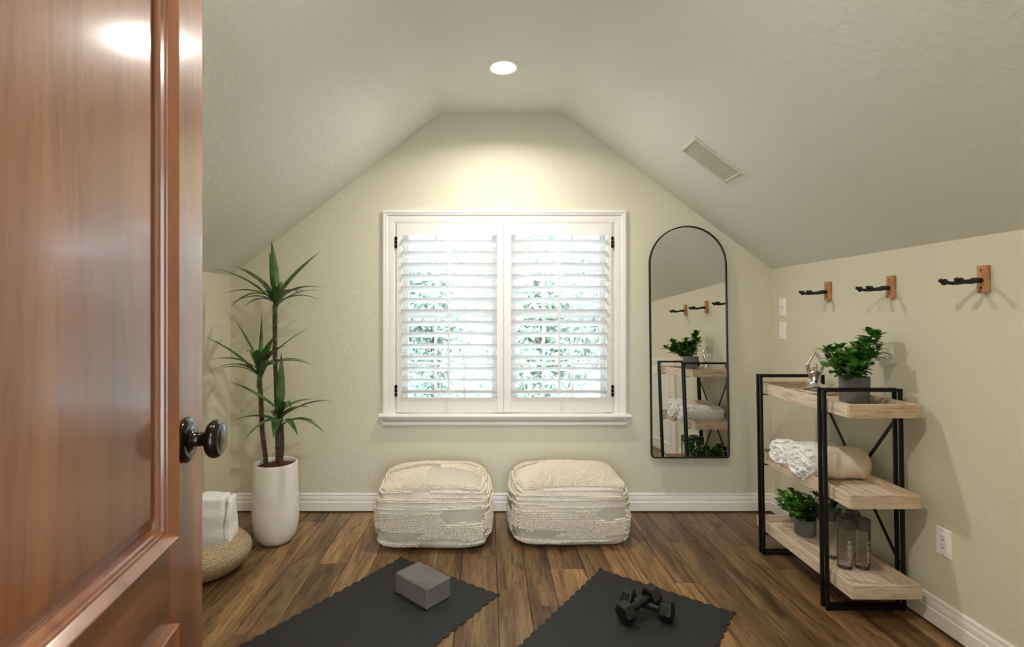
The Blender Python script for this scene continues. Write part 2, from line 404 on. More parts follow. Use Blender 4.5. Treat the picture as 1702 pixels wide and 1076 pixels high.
# baseboards
BBP = [(0, .010), (.016, .010), (.016, .066), (.014, .070), (.0105, .0715), (.0105, .074), (.0125, .078), (.012, .092), (.009, .103), (.0075, .1075), (.0095, .109), (.0095, .116), (.006, .1215), (0, .1225)]
bm = B(); extrude_profile(bm, BBP, (XL, YB, 0), (XR, YB, 0), (0, -1, 0), miA=1, miB=1); struct('baseboard_back', bm, M_TRIM, bevel=0)
bm = B(); extrude_profile(bm, BBP, (XL, 0, 0), (XL, YB, 0), (1, 0, 0), miB=1); struct('baseboard_left', bm, M_TRIM)
bm = B(); extrude_profile(bm, BBP, (XR, 1.66, 0), (XR, YB, 0), (-1, 0, 0), miB=1); struct('baseboard_right', bm, M_TRIM)
# dark gap strip under the boards
bm = B(); box(bm, XL, XR, YB-.012, YB, 0, .0102); box(bm, XL, XL+.012, 0, YB, 0, .0102); box(bm, XR-.012, XR, 1.66, YB, 0, .0102)
struct('trim_2', bm, mat('brown_floor_edge', lin(70, 48, 32), .7))

# ------------------------------------------------------------------ window
win = thing('window_1', None, None, (0.107, YB, WZ0), kind='structure')
MW = lambda u, v, w: Vector((u, YB-w, v))
bm = B()
rect_mould(bm, -.692, .909, WZ0, 1.983, [(0, 0), (0, .022), (.006, .025), (.014, .025), (.018, .021), (.026, .021), (.030, .017), (.036, .012), (.05, .013), (.066, .012), (.077, .010), (.077, 0)], MW, 3, True)
obj('window_casing', bm, M_TRIM, win)
bm = B()
SP = [(-.10, .650), (.044, .650), (.050, .647), (.053, .641), (.053, .634), (.048, .628), (.038, .626), (.030, .620), (.024, .611), (.023, .602), (.026, .596), (.033, .592), (.034, .583), (.030, .576), (.022, .573), (0, .572), (0, .62), (-.10, .62)]
extrude_profile(bm, SP[:11]+[(.0, .596), (0, .62), (-.10, .62)], (-.712, YB, 0), (.932, YB, 0), (0, -1, 0))
extrude_profile(bm, [(0, .612), (.024, .611), (.023, .602), (.026, .596), (.033, .592), (.034, .583), (.030, .576), (.022, .573), (0, .572)], (-.694, YB, 0), (.914, YB, 0), (0, -1, 0))
obj('window_sill', bm, M_TRIM, win)
# jamb lining
bm = B(); J = .012
box(bm, WX0, WX0+J, YB-.004, YB+.15, .65, WZ1); box(bm, WX1-J, WX1, YB-.004, YB+.15, .65, WZ1); box(bm, WX0+J, WX1-J, YB-.004, YB+.15, WZ1-J, WZ1)
obj('window_jamb', bm, M_TRIM, win)
YG = YB+.10
bm = B(); box(bm, .045, .17, YG-.03, YG+.04, .65, WZ1-J); obj('window_mullion', bm, M_TRIM, win, bevel=.003)
for (gx0, gx1) in ((-.543, .0245), (.192, .763)):
    fx0 = WX0+J if gx0 < 0 else .17; fx1 = .045 if gx0 < 0 else WX1-J
    for (z0, z1, yo, rows) in ((.70, 1.285, 0, (.965,)), (1.32, 1.86, .03, (1.60,))):
        bm = B()
        box(bm, fx0, gx0, YG+yo, YG+yo+.03, z0-.045, z1+.035); box(bm, gx1, fx1, YG+yo, YG+yo+.03, z0-.045, z1+.035)
        box(bm, gx0, gx1, YG+yo, YG+yo+.03, z0-.045, z0); box(bm, gx0, gx1, YG+yo, YG+yo+.03, z1, z1+.035)
        sash = obj('window_sash', bm, M_TRIM, win, bevel=.002)
        bm = B(); w3 = (gx1-gx0-.036)/3
        for k in (1, 2):
            xm = gx0+k*w3+(k-1)*.018; box(bm, xm, xm+.018, YG+yo+.006, YG+yo+.024, z0, z1)
        for zz in rows: box(bm, gx0, gx1, YG+yo+.007, YG+yo+.023, zz-.009, zz+.009)
        obj('muntins', bm, M_TRIM, sash)
        bm = B(); box(bm, gx0, gx1, YG+yo+.0135, YG+yo+.0165, z0, z1); obj('pane', bm, M_GLASS, sash)

# ------------------------------------------------------------------ shutters
def shutter(x0, x1, lx0, lx1, rodx, hx, label):
    root = thing('window_shutter', label, 'shutter', ((x0+x1)/2, YB, .657), group='plantation shutters over the window')
    y0, y1 = YB-.014, YB+.014
    bm = B(); box(bm, x0, lx0, y0, y1, .657, 1.900); obj('stile', bm, M_TRIM, root, bevel=.002)
    bm = B(); box(bm, lx1, x1, y0, y1, .657, 1.900); obj('stile', bm, M_TRIM, root, bevel=.002)
    bm = B(); box(bm, lx0, lx1, y0+.001, y1-.001, 1.824, 1.900); obj('top_rail', bm, M_TRIM, root, bevel=.002)
    bm = B(); box(bm, lx0, lx1, y0+.001, y1-.001, .657, .7555); obj('bottom_rail', bm, M_TRIM, root, bevel=.002)
    al = math.radians(23)
    for k in range(14):
        zc = 1.7734-k*.07565; yc = YB+.001
        bm = B(); A = []; C = []
        n = 18
        for i in range(n):
            t = 2*PI*i/n; a = .0445*math.cos(t); b = .0052*math.sin(t)
            yy = yc+a*math.cos(al)-b*math.sin(al)*-1; zz = zc-a*math.sin(al)+b*math.cos(al)
            A.append(bm.verts.new((lx0+.002, yy, zz))); C.append(bm.verts.new((lx1-.002, yy, zz)))
        for i in range(n):
            j = (i+1) % n; bm.faces.new((A[i], A[j], C[j], C[i]))
        bm.faces.new(A); bm.faces.new(C); bmesh.ops.recalc_face_normals(bm, faces=bm.faces)
        obj('louver', bm, M_LOUV, root)
    bm = B(); box(bm, rodx-.0065, rodx+.0065, YB-.057, YB-.044, .778, 1.815)
    obj('tilt_rod', bm, M_TRIM, root, bevel=.002)
    for hz in (.80, 1.775):
        bm = B(); tube(bm, [(hx, y0-.003, hz-.04), (hx, y0-.003, hz+.04)], .0042, 10)
        for q in (-.025, 0, .025): box(bm, hx-.009, hx+.009, y0-.003, y0+.001, hz+q-.010, hz+q+.010)
        obj('hinge', bm, M_BRONZE, root)
    return root
shutter(-.600, .1025, -.567, .060, -.254, -.6035, 'white louvered plantation shutter covering the left half of the window')
shutter(.1045, .8145, .152, .780, .4635, .818, 'white louvered plantation shutter covering the right half of the window')

# ------------------------------------------------------------------ access door in the right wall (seen in the mirror)
acc = thing('door_2', None, None, (XR, 1.22, 0), kind='structure')
MR = lambda u, v, w: Vector((XR-w, u, v))
bm = B(); rect_mould(bm, .82, 1.62, 0, .97, [(0, 0), (0, .02), (.02, .02), (.06, .012), (.07, .01), (.07, 0)], MR, 3, True); obj('door_casing', bm, M_TRIM, acc)
bm = B(); box(bm, XR-.006, XR, .89, 1.55, .012, .90)
obj('door_leaf', bm, M_TRIM, acc)
bm = B(); rect_mould(bm, .97, 1.47, .10, .82, [(0, .006), (0, .012), (.012, .012), (.03, .004), (.03, .007)], MR, 4); obj('panel_moulding', bm, M_TRIM, acc)

# ------------------------------------------------------------------ the open cherry door at left
hinge_p = Vector((-.3506, .06, 0)); dd = Vector((-.1637, .9865, 0)); nn = Vector((.9865, .1637, 0)); DW = .821
door = thing('door_1', None, None, hinge_p, kind='structure')
def MD(u, v, w): return hinge_p+dd*u+nn*w+Vector((0, 0, v))
DMat = Matrix(((dd.x, nn.x, 0, hinge_p.x), (dd.y, nn.y, 0, hinge_p.y), (0, 0, 1, 0), (0, 0, 0, 1)))
U0, U1 = .115, .694
panels = [(.978, 1.90), (.22, .853)]
bm = B(); zs = []
box(bm, 0, U0, -.040, 0, .01, 2.035, DMat); box(bm, U1, DW, -.040, 0, .01, 2.035, DMat)
bmesh.ops.recalc_face_normals(bm, faces=bm.faces)
obj('stiles', bm, M_DOOR, door, bevel=.002)
M_DOORH = wood_mat('varnished_cherry_rails', lin(84, 48, 29), lin(118, 71, 43), lin(144, 95, 58), 'Y', .38, coat=.9, grain=.3, knots=False, bstr=.02, streak=.4)
bm = B()
for z0, z1 in ((.01, .22), (.853, .978), (1.90, 2.035)): box(bm, U0, U1, -.040, -.0006, z0, z1, DMat)
bmesh.ops.recalc_face_normals(bm, faces=bm.faces)
obj('rails', bm, M_DOORH, door)
for z0, z1 in panels:
    bm = B(); box(bm, U0+.01, U1-.01, -.030, -.016, z0+.01, z1-.01, DMat)
    q = .0245; e2 = .0245+.024
    rect_mould(bm, U0+q, U1-q, z0+q, z1-q, [(-.003, -.0125), (.001, -.0125), (.022, -.0055), (.0232, -.0035), (.0242, -.0033)], MD, 4)
    bm.faces.new([bm.verts.new(MD(u, v, -.0033)) for u, v in ((U0+e2, z0+e2), (U1-e2, z0+e2), (U1-e2, z1-e2), (U0+e2, z1-e2))])
    bmesh.ops.remove_doubles(bm, verts=bm.verts, dist=.0004)
    bmesh.ops.recalc_face_normals(bm, faces=bm.faces); obj('panel', bm, M_DOOR, door)
    bm = B()
    rect_mould(bm, U0, U1, z0, z1, [(0, -.001), (0, .0125), (.0008, .0140), (.0024, .0146), (.004, .0136), (.0125, .0030), (.0130, .0012), (.0155, .0022), (.0175, .0004), (.0185, -.0035), (.0215, -.0055), (.0235, -.009), (.0245, -.0135)], MD, 4)
    obj('panel_moulding', bm, M_DOOR, door)
# knob
KM = Matrix.Translation(MD(.7545, 1.107, 0)) @ Matrix(((dd.x, 0, nn.x, 0), (dd.y, 0, nn.y, 0), (0, 1, 0, 0), (0, 0, 0, 1)))
bm = B(); lathe(bm, [(.001, 0), (.0340, 0), (.0355, .0015), (.0355, .0035), (.0325, .0055), (.0300, .0060), (.0290, .0075), (.025, .0070), (.016, .0075), (.0155, .0095), (.0115, .0105), (.0110, .028), (.013, .0295), (.020, .0310), (.0260, .034), (.0292, .038), (.0304, .042), (.0300, .0460), (.0285, .0485), (.0275, .0485), (.0270, .0505), (.0245, .0525), (.0235, .0520), (.0200, .0535), (.010, .0552), (.001, .0556)], 64, KM)
bmesh.ops.recalc_face_normals(bm, faces=bm.faces)
obj('door_knob', bm, M_BRONZE, door, smooth=True)
for hz in (.25, 1.05, 1.8):
    bm = B(); tube(bm, [MD(-.006, hz-.05, .004), MD(-.006, hz+.05, .004)], .006, 10); obj('hinge', bm, M_BRONZE, door)

# ------------------------------------------------------------------ recessed ceiling lights
def downlight(x, y, z, label, spread=158, k=1.0):
    t = thing('ceiling_light', label, 'light', (x, y, z), group='recessed ceiling lights')
    bm = B(); lathe(bm, [(.0885, 0), (.0885, -.003), (.084, -.0055), (.070, -.006), (.066, -.004), (.0635, .0)], 64, Matrix.Translation((x, y, z)))
    bmesh.ops.recalc_face_normals(bm, faces=bm.faces)
    obj('trim_ring', bm, M_TRIM, t, smooth=True)
    bm = B(); lathe(bm, [(.0635, -.002), (.05, -.0035), (.02, -.0045), (.0005, -.005)], 48, Matrix.Translation((x, y, z)))
    obj('lens', bm, M_LENS, t, smooth=True)
    L = bpy.data.lights.new('lamp_beam', 'AREA'); L.shape = 'DISK'; L.size = .11; L.energy = LAMP_W*k; L.color = (1, .945, .86)
    lo = bpy.data.objects.new('lamp_beam', L); COL.objects.link(lo); lo.location = (0, 0, -.012); lo.parent = t
    L.spread = math.radians(spread)
    return t
downlight(LAMPS[0][0], LAMPS[0][1], ZC, 'round recessed downlight glowing in the flat ceiling above the window', 152, .9)
downlight(LAMPS[1][0], LAMPS[1][1], ZC, 'round recessed downlight in the flat ceiling nearest the doorway', 178, 1.35)
downlight(HALL_FILL[0], HALL_FILL[1], 2.5, 'added fill downlight in the hallway ceiling, unseen behind the camera')  # hall lamp is added for soft fill, never in view

# ------------------------------------------------------------------ vent on the right slope
sd = Vector((XR-XCR, 0, ZR-ZC)).normalized(); sn = Vector((sd.z, 0, -sd.x))
vc = Vector((1.179, 2.70, ZC-.7415*(1.179-XCR)))
VM = Matrix(((sd.x, 0, sn.x, vc.x), (0, 1, 0, vc.y), (sd.z, 0, sn.z, vc.z), (0, 0, 0, 1)))
vt = thing('ceiling_vent', 'beige rectangular air vent set in the sloped ceiling at right', 'vent', vc)
MV = lambda u, v, w: VM @ Vector((u, v, w))
bm = B(); rect_mould(bm, -.157, .157, -.10, .10, [(0, 0), (0, .003), (.003, .006), (.014, .009), (.018, .007), (.018, .001)], MV, 4); obj('frame', bm, M_VENT, vt)
bm = B(); box(bm, -.140, .140, -.083, .083, .0005, .0015, VM)
for k in range(20):
    a = -.13+k*.0137; box(bm, a, a+.0105, -.083, .083, .0015, .0040, VM)
bmesh.ops.recalc_face_normals(bm, faces=bm.faces); obj('grille', bm, M_VENTD, vt)

# ------------------------------------------------------------------ wall plates
def plate(name, label, cat, y, z, kind):
    t = thing(name, label, cat, (XR, y, z))
    MP = lambda u, v, w: Vector((XR-w, y+u, z+v))
    bm = B(); rect_mould(bm, -.035, .035, -.0572, .0572, [(0, 0), (0, .003), (.0025, .0055), (.0340, .0056)], MP, 4)
    obj('cover_plate', bm, M_PLATE, t)
    for s in (-1, 1):
        bm = B(); lathe(bm, [(.0001, .0068), (.002, .0066), (.0031, .0056)], 12, Matrix.Translation((XR, y, z+s*(.0483 if kind != 'blank' else .042))) @ Matrix.Rotation(-PI/2, 4, 'Y'))
        obj('screw', bm, M_SCREW, t)
    if kind == 'outlet':
        bm = B(); box(bm, XR-.0072, XR-.005, y-.0165, y+.0165, z-.033, z+.033); r = obj('receptacle', bm, M_PLATE, t, bevel=.001)
        bm = B()
        for s in (-1, 1):
            for q in (-.0065, .0065): box(bm, XR-.0074, XR-.0071, y+q-.0011, y+q+.0011, z+s*.0165-.001, z+s*.0165+.008)
            box(bm, XR-.0074, XR-.0071, y-.003, y+.003, z+s*.0165-.0095, z+s*.0165-.0045)
        obj('sockets', bm, M_SLOT, r)
    if kind == 'switch':
        for s in (-1, 1):
            bm = B(); box(bm, XR-.0085, XR-.005, y-.010, y+.010, z+s*.0175-.014, z+s*.0175+.014); obj('rocker', bm, M_PLATE, t, bevel=.001)
        bm = B(); box(bm, XR-.0060, XR-.0055, y-.012, y+.012, z-.0012, z+.0012); obj('seam', bm, M_SLOT, t)
    return t
plate('light_switch', 'white switch plate with two small rockers, upper of two plates near the corner', 'switch', 3.245, 1.347, 'switch')
plate('blank_wall_plate', 'plain white blanking plate with two screws, below the switch near the corner', 'plate', 3.245, 1.198, 'blank')
plate('power_outlet', 'white duplex electrical outlet low on the right wall beside the shelf', 'outlet', 2.099, .367, 'outlet')

# ------------------------------------------------------------------ hooks
def hook(y, z, label):
    t = thing('wall_hook', label, 'hook', (XR, y, z), group='wall hooks in a row on the right wall')
    bm = B(); box(bm, XR-.022, XR, y-.0165, y+.0165, z-.0515, z+.0515); pl = obj('wooden_block', bm, M_HOOKW, t, bevel=.0015)
    for s in (-1, 1):
        bm = B(); lathe(bm, [(.0001, .0005), (.0036, .0005), (.0042, .0)], 14, Matrix.Translation((XR-.0221, y, z+s*.033)) @ Matrix.Rotation(-PI/2, 4, 'Y'))
        obj('screw', bm, M_SLOT, pl)
    bm = B()
    tube(bm, [(XR-.022, y, z-.005), (XR-.055, y, z-.006)], .0105, 14)
    tube(bm, [(XR-.050, y-.012, z-.007), (XR-.056, y, z-.007), (XR-.050, y+.012, z-.007)], .0085, 10)
    for s in (-1, 1):
        pts = [(XR-.050, y+s*.004, z-.007), (XR-.062, y+s*.018, z-.009), (XR-.080, y+s*.030, z-.013), (XR-.100, y+s*.032, z-.014), (XR-.118, y+s*.032, z-.012), (XR-.130, y+s*.033, z-.009)]
        tube(bm, pts, [.0075, .008, .0072, .0066, .0064, .0062], 12)
        tube(bm, [(XR-.122, y+s*.033, z-.011), (XR-.126, y+s*.033, z-.010), (XR-.132, y+s*.033, z-.009), (XR-.136, y+s*.033, z-.008)], [.008, .0125, .0125, .008], 14)
        tube(bm, [(XR-.134, y+s*.033, z-.008), (XR-.146, y+s*.033, z-.003), (XR-.149, y+s*.033, z-.001)], [.0075, .0078, .004], 12)
    obj('yoke', bm, M_GRIP, t, smooth=True)
hook(2.80, 1.430, 'black two-pronged wall hook on a wooden block, nearest the window corner')
hook(2.363, 1.430, 'black two-pronged wall hook on a wooden block, middle of three')
hook(1.921, 1.436, 'black two-pronged wall hook on a wooden block, nearest the camera')

# ------------------------------------------------------------------ mirror
na, nb_ = .008, .034; MY0 = 3.309
def mp(x, z, off=0):  # point in the mirror plane (off > 0 towards the room)
    return Vector((x, MY0+nb_*(z-.4)+na*(x-1.33)-off, z))
mx0, mx1, mz0, mz1 = 1.071*.985, 1.585*.985, .361+.012, 1.886-.004
def arch(ins):
    pts = []; a, b = mx0+ins, mx1-ins; R = (b-a)/2; cx = (a+b)/2; zc = mz1-ins-R; r = .022-ins*.5; z0 = mz0+ins
    for i in range(49):
        t = PI*i/48; pts.append((cx+R*math.cos(t), zc+R*math.sin(t)))
    for i in range(7):
        t = PI+PI/2*i/6; pts.append((a+r+r*math.cos(t), z0+r+r*math.sin(t)))
    for i in range(7):
        t = 1.5*PI+PI/2*i/6; pts.append((b-r+r*math.cos(t), z0+r+r*math.sin(t)))
    return pts
mr = thing('arched_mirror', 'tall arched mirror in a thin black frame hanging on the back wall', 'mirror', (1.31, MY0, .37))
bm = B(); rings = []
for ins, off in ((0, -.012), (0, .012), (.001, .0135), (.006, .0135), (.007, .012), (.007, .003)):
    rings.append([bm.verts.new(mp(x, z, off)) for x, z in arch(ins)])
for a, b in zip(rings, rings[1:]):
    n = len(a)
    for i in range(n):
        j = (i+1) % n; bm.faces.new((a[i], a[j], b[j], b[i]))
bmesh.ops.recalc_face_normals(bm, faces=bm.faces)
obj('frame', bm, M_BLACK, mr)
bm = B(); a = [bm.verts.new(mp(x, z, .004)) for x, z in arch(.005)]; b = [bm.verts.new(mp(x, z, -.008)) for x, z in arch(.005)]
bm.faces.new(a); bm.faces.new(list(reversed(b)))
for i in range(len(a)):
    j = (i+1) % len(a); bm.faces.new((a[i], b[i], b[j], a[j]))
bmesh.ops.recalc_face_normals(bm, faces=bm.faces)
obj('mirror_glass', bm, M_MIRROR, mr)

# ------------------------------------------------------------------ shelf unit
YN, YFAR = 2.245, 2.766
shelf = thing('shelf_unit', 'three-tier shelf with pale wooden trays in a black metal frame against the right wall', 'shelf', (1.65, 2.505, 0))
def lean(x, z): return x-.017*(z/.97)
LB = .0135
def bar(bm, a, b, w=LB, h=LB):
    a = Vector(a); b = Vector(b); d = (b-a).normalized(); up = Vector((0, 1, 0)) if abs(d.y) < .9 else Vector((0, 0, 1))
    s = d.cross(up).normalized(); u = s.cross(d).normalized()
    A = [bm.verts.new(a+s*i*w/2+u*j*h/2) for i, j in ((-1, -1), (1, -1), (1, 1), (-1, 1))]
    C = [bm.verts.new(b+s*i*w/2+u*j*h/2) for i, j in ((-1, -1), (1, -1), (1, 1), (-1, 1))]
    for i in range(4):
        j = (i+1) % 4; bm.faces.new((A[i], A[j], C[j], C[i]))
    bm.faces.new(list(reversed(A))); bm.faces.new(C); bmesh.ops.recalc_face_normals(bm, faces=bm.faces)
XA, XB = 1.497, 1.833
for yb, sgn in ((YN, 1), (YFAR, 1)):
    for k, (dy, ztop) in enumerate(((0, .968), (.033, .968))):
        bm = B(); y = yb+dy*sgn+.008
        bar(bm, (XA, y, 0), (lean(XA, .96), y, ztop)); bar(bm, (XB, y, 0), (lean(XB, .96), y, ztop))
        bar(bm, (lean(XA, .96)-LB/2, y, ztop), (lean(XB, .96)+LB/2, y, ztop)); bar(bm, (XA-LB/2, y, .008), (XB+LB/2, y, .008))
        obj('end_frame', bm, M_BLACK, shelf, bevel=.0015)
XK = XB-.002
bm = B(); bar(bm, (lean(XK, .83), YN+.03, .84), (lean(XK, .17), YFAR+.01, .19), .005, .014); obj('cross_brace', bm, M_BLACK, shelf)
bm = B(); bar(bm, (lean(XK, .17)+.006, YN+.03, .19), (lean(XK, .83)+.006, YFAR+.01, .84), .005, .014); obj('cross_brace', bm, M_BLACK, shelf)
TY0, TY1, TX0, TX1 = 2.137, 2.895, 1.522, 1.8165
def tray(zr, dxz):
    x0, x1 = TX0+dxz, TX1+dxz; zb = zr-.058; w = .013
    bm = B(); box(bm, x0, x0+w, TY0+w, TY1-w, zb, zr); box(bm, x1-w, x1, TY0+w, TY1-w, zb, zr)
    box(bm, x0+w, x1-w, TY0+w, TY1-w, zb+.008, zb+.020)
    t = obj('tray', bm, M_TRAY, shelf, bevel=.001)
    for y0, y1 in ((TY0, TY0+w), (TY1-w, TY1)):
        bm = B(); box(bm, x0, x1, y0, y1, zb, zr); obj('tray_end', bm, M_TRAYX, t, bevel=.001)
    for y in (YN+.02, YFAR+.02):
        bm = B(); box(bm, XA+dxz-.004, XB+dxz+.002, y-.012, y+.012, zb-.004, zb-.0005); obj('bracket', bm, M_BLACK, t)
    return zb+.020
Z1 = tray(.168, 0); Z2 = tray(.546, -.006); Z3 = tray(.926, -.012)

# ------------------------------------------------------------------ small potted plants
def round_leaf(bm, base, tip, nrm, wid, cup=.12, mi=0):
    base = Vector(base); tip = Vector(tip); d = tip-base; L = d.length; d.normalize()
    s = d.cross(nrm).normalized(); n = s.cross(d).normalized()
    rows = 10; prev = None
    for i in range(rows+1):
        t = (1-math.cos(PI*i/rows))/2; w = wid*.5*(math.sin(PI*t**1.25)**.55 if 0 < t < 1 else 0.06); 
        c = base+d*L*t+n*(L*.10*math.sin(PI*t)-L*.12*t*t)
        r = [bm.verts.new(c+s*w*q+n*(abs(q)**1.5)*w*cup*2) for q in (-1, -.55, 0, .55, 1)]
        if prev:
            for k in range(4): f = bm.faces.new((prev[k], prev[k+1], r[k+1], r[k])); f.smooth = True; f.material_index = mi
        prev = r
def small_plant(label, base, pot_r, pot_h, tips, leafL, seed, pot_tap=.93):
    rnd = random.Random(seed); x, y, z = base
    t = thing('potted_plant', label, 'plant', base, group='small round-leaved plants in grey pots')
    bm = B(); M = Matrix.Translation(base)
    lathe(bm, [(.001, 0), (pot_r*pot_tap-.003, 0), (pot_r*pot_tap, .003), (pot_r-.001, pot_h-.002), (pot_r-.002, pot_h), (pot_r-.007, pot_h), (pot_r-.008, pot_h-.018)], 48, M)
    obj('pot', bm, M_POTG, t, smooth=True)
    bm = B(); lathe(bm, [(.001, pot_h-.012), (pot_r-.0078, pot_h-.016)], 24, M); obj('soil', bm, M_SOIL, t)
    bs = B(); bl = B()
    for tp in tips:
        tp = Vector(tp); b0 = Vector((x+rnd.uniform(-.3, .3)*pot_r, y+rnd.uniform(-.3, .3)*pot_r, z+pot_h-.02))
        mid = (b0+tp)/2+Vector((0, 0, .02)); pts = [(1-q)**2*b0+2*q*(1-q)*mid+q*q*tp for q in [i/6 for i in range(7)]]
        tube(bs, pts, [.004, .0038, .0036, .0034, .003, .0028, .0022], 6)
        H = (tp-b0).length; nodes = max(3, int(H/.020)); ang = rnd.uniform(0, 6)
        for k in range(nodes):
            q = 1-k*.020/max(H, .05)
            if q < .12: break
            c = (1-q)**2*b0+2*q*(1-q)*mid+q*q*tp
            for s in range(2 if k else 4):
                ang += 2.4 if s == 0 else PI/ (1 if k else 2)
                el = rnd.uniform(-.1, 1.0) if k else rnd.uniform(.5, 1.2)
                LL = leafL*rnd.uniform(.75, 1.12)*(.75 if k == 0 else 1)
                dv = Vector((math.cos(ang)*math.cos(el), math.sin(ang)*math.cos(el), math.sin(el)))
                st = c+dv*.008
                round_leaf(bl, st, st+dv*LL, Vector((0, 0, 1)) if el < 1.2 else Vector((1, 0, 0)), LL*rnd.uniform(.60, .74))
    obj('stems', bs, M_STEM, t, smooth=True)
    # keep leaves off the wall
    for v in bl.verts:
        if v.co.x > XR-.006: v.co.x = XR-.006-(v.co.x-XR)*.02
    obj('foliage', bl, M_RUB, t, smooth=True)
    return t
Yt = 2.36
tips = [P(1385, 588, Yt-.02), P(1376, 600, Yt+.05), P(1397, 583, Yt+.05), P(1413, 592, Yt-.04), P(1405, 603, Yt-.07), P(1409, 620, Yt-.09), P(1436, 572, Yt+.02), P(1447, 560, Yt), P(1440, 582, Yt-.05), P(1428, 580, Yt+.06), P(1446, 598, Yt-.05), P(1432, 612, Yt-.08), P(1390, 618, Yt-.05), P(1374, 588, Yt+.0), P(1456, 566, Yt-.02), P(1460, 582, Yt-.03), P(1420, 612, Yt-.10), P(1386, 608, Yt-.08)]
small_plant('leafy green plant in a large grey pot on the top shelf tray', (1.708, 2.385, Z3+.0005), .0625, .126, tips, .060, 3)
Yt = 2.70
tips = [P(1300, 825, Yt-.05), P(1296, 838, Yt+.0), P(1318, 822, Yt+.03), P(1330, 830, Yt-.04), P(1322, 846, Yt-.08), P(1345, 838, Yt), P(1356, 826, Yt+.04), P(1372, 832, Yt), P(1385, 842, Yt), P(1366, 852, Yt-.04), P(1310, 852, Yt-.05), P(1392, 858, Yt-.02)]
small_plant('leafy green plant in a small dark grey pot on the bottom shelf tray', (1.690, 2.725, Z1+.0005), .0525, .086, tips, .050, 8)

# ------------------------------------------------------------------ silver seated figure
fy = 2.68
fig = thing('yoga_figurine', 'polished silver figurine seated cross-legged with arms joined overhead on the top shelf tray', 'figurine', (1.715, fy, Z3+.0005), (0, 0, math.radians(-24)))
fig.scale = (.96, .96, .95)
me = bpy.data.meshes.new('body')
V = []; E = []; Rr = []
def jn(p, r, par=None):
    V.append(p); Rr.append(r); i = len(V)-1
    if par is not None: E.append((par, i))
    return i
hip = jn((0, .012, .026), (.026, .020)); wa = jn((0, .010, .062), (.0175, .013), hip); chs = jn((0, .008, .098), (.024, .015), wa); nk = jn((0, .004, .128), (.008, .008), chs)
hd = jn((0, -.001, .146), (.0135, .014), nk); hd2 = jn((0, .001, .164), (.010, .011), hd)
for s in (-1, 1):
    sh = jn((s*.026, .006, .116), (.0095, .0095), chs); el = jn((s*.037, -.003, .158), (.0082, .0082), sh); fo = jn((s*.022, -.003, .192), (.0068, .0068), el); hn = jn((s*.0045, -.004, .222), (.0055, .0062), fo); jn((s*.0022, -.004, .243), (.0022, .003), hn)
    kn = jn((s*.082, -.030, .015), (.0125, .012), jn((s*.040, -.008, .020), (.017, .0155), hip))
    an = jn((s*.018, -.062, .013), (.0085, .008), jn((s*.050, -.056, .013), (.0105, .0095), kn)); jn((-s*.008, -.060+s*.006, .011), (.008, .0065), an)
me.from_pydata(V, E, []); fo_ = bpy.data.objects.new('body', me); COL.objects.link(fo_); fo_.parent = fig
Rr = [(a*1.22, b*1.22) for a, b in Rr]
sk = fo_.modifiers.new('skin', 'SKIN'); sk.use_smooth_shade = True
for i, r in enumerate(Rr): me.skin_vertices[0].data[i].radius = r
me.skin_vertices[0].data[0].use_root = True
ss = fo_.modifiers.new('sub', 'SUBSURF'); ss.levels = 3; ss.render_levels = 3
me.materials.append(M_CHROME)

# ------------------------------------------------------------------ water bottles
def text_mesh(name, body, size, depth, wrap_r=None, mat_=None, parent=None, M=None, space=1.0, off=0.0):
    cu = bpy.data.curves.new(name, 'FONT'); cu.body = body; cu.size = size; cu.extrude = depth; cu.align_x = 'CENTER'; cu.align_y = 'CENTER'; cu.resolution_u = 4; cu.space_character = space; cu.offset = off
    to = bpy.data.objects.new(name+'_curve', cu); COL.objects.link(to)
    dg = bpy.context.evaluated_depsgraph_get(); me = bpy.data.meshes.new_from_object(to.evaluated_get(dg)); me.name = name
    COL.objects.unlink(to); bpy.data.objects.remove(to)
    if wrap_r:
        b_ = bmesh.new(); b_.from_mesh(me); bmesh.ops.subdivide_edges(b_, edges=[e_ for e_ in b_.edges if e_.calc_length() > size*.15], cuts=3)
        for v_ in b_.verts:   # text runs up the bottle: text x -> z, text y -> around
            a_ = -v_.co.y/wrap_r; r_ = wrap_r+v_.co.z; v_.co = Vector((r_*math.sin(-a_)*-1, -r_*math.cos(a_), v_.co.x))
        b_.to_mesh(me); b_.free()
    o = bpy.data.objects.new(name, me); COL.objects.link(o); o.parent = parent
    me.materials.clear(); me.materials.append(mat_)
    if M is not None: o.matrix_local = M
    return o
def bottle(x, y, rz, label, first=None):
    t = thing('water_bottle', label, 'bottle', (x, y, Z1+.0005), (0, 0, rz), group='water bottles on the bottom shelf tray')
    bm = B(); R = .0365; lathe(bm, [(.001, .004), (.022, .001), (.030, .002), (.035, .008), (R, .016), (R, .166), (.0355, .176), (.034, .181), (.001, .181)], 48)
    obj('bottle_body', bm, M_WATER, t, True, True)
    bm = B(); lathe(bm, [(.001, .1815), (.0362, .1815), (.0368, .183), (.0368, .226), (.0355, .230), (.033, .231), (.001, .231)], 48); c = obj('cap', bm, M_CAP, t, True, True)
    c.data.polygons.foreach_set('use_smooth', [False]*len(c.data.polygons)); bv = c.modifiers.new('b', 'BEVEL'); bv.width = .001
    t.scale = (.87, .87, 1)
    text_mesh('lettering', 'VOSS', .034, .0003, .0367, M_LETTER, t, Matrix.Translation((0, 0, .085)), 1.55, -.0007)
    return t
bottle(1.650, 2.365, math.radians(8), 'clear water bottle with a grey cap, front left of the group on the bottom shelf')
bottle(1.727, 2.360, math.radians(14), 'clear water bottle with a grey cap, front right, nearest the wall brace')
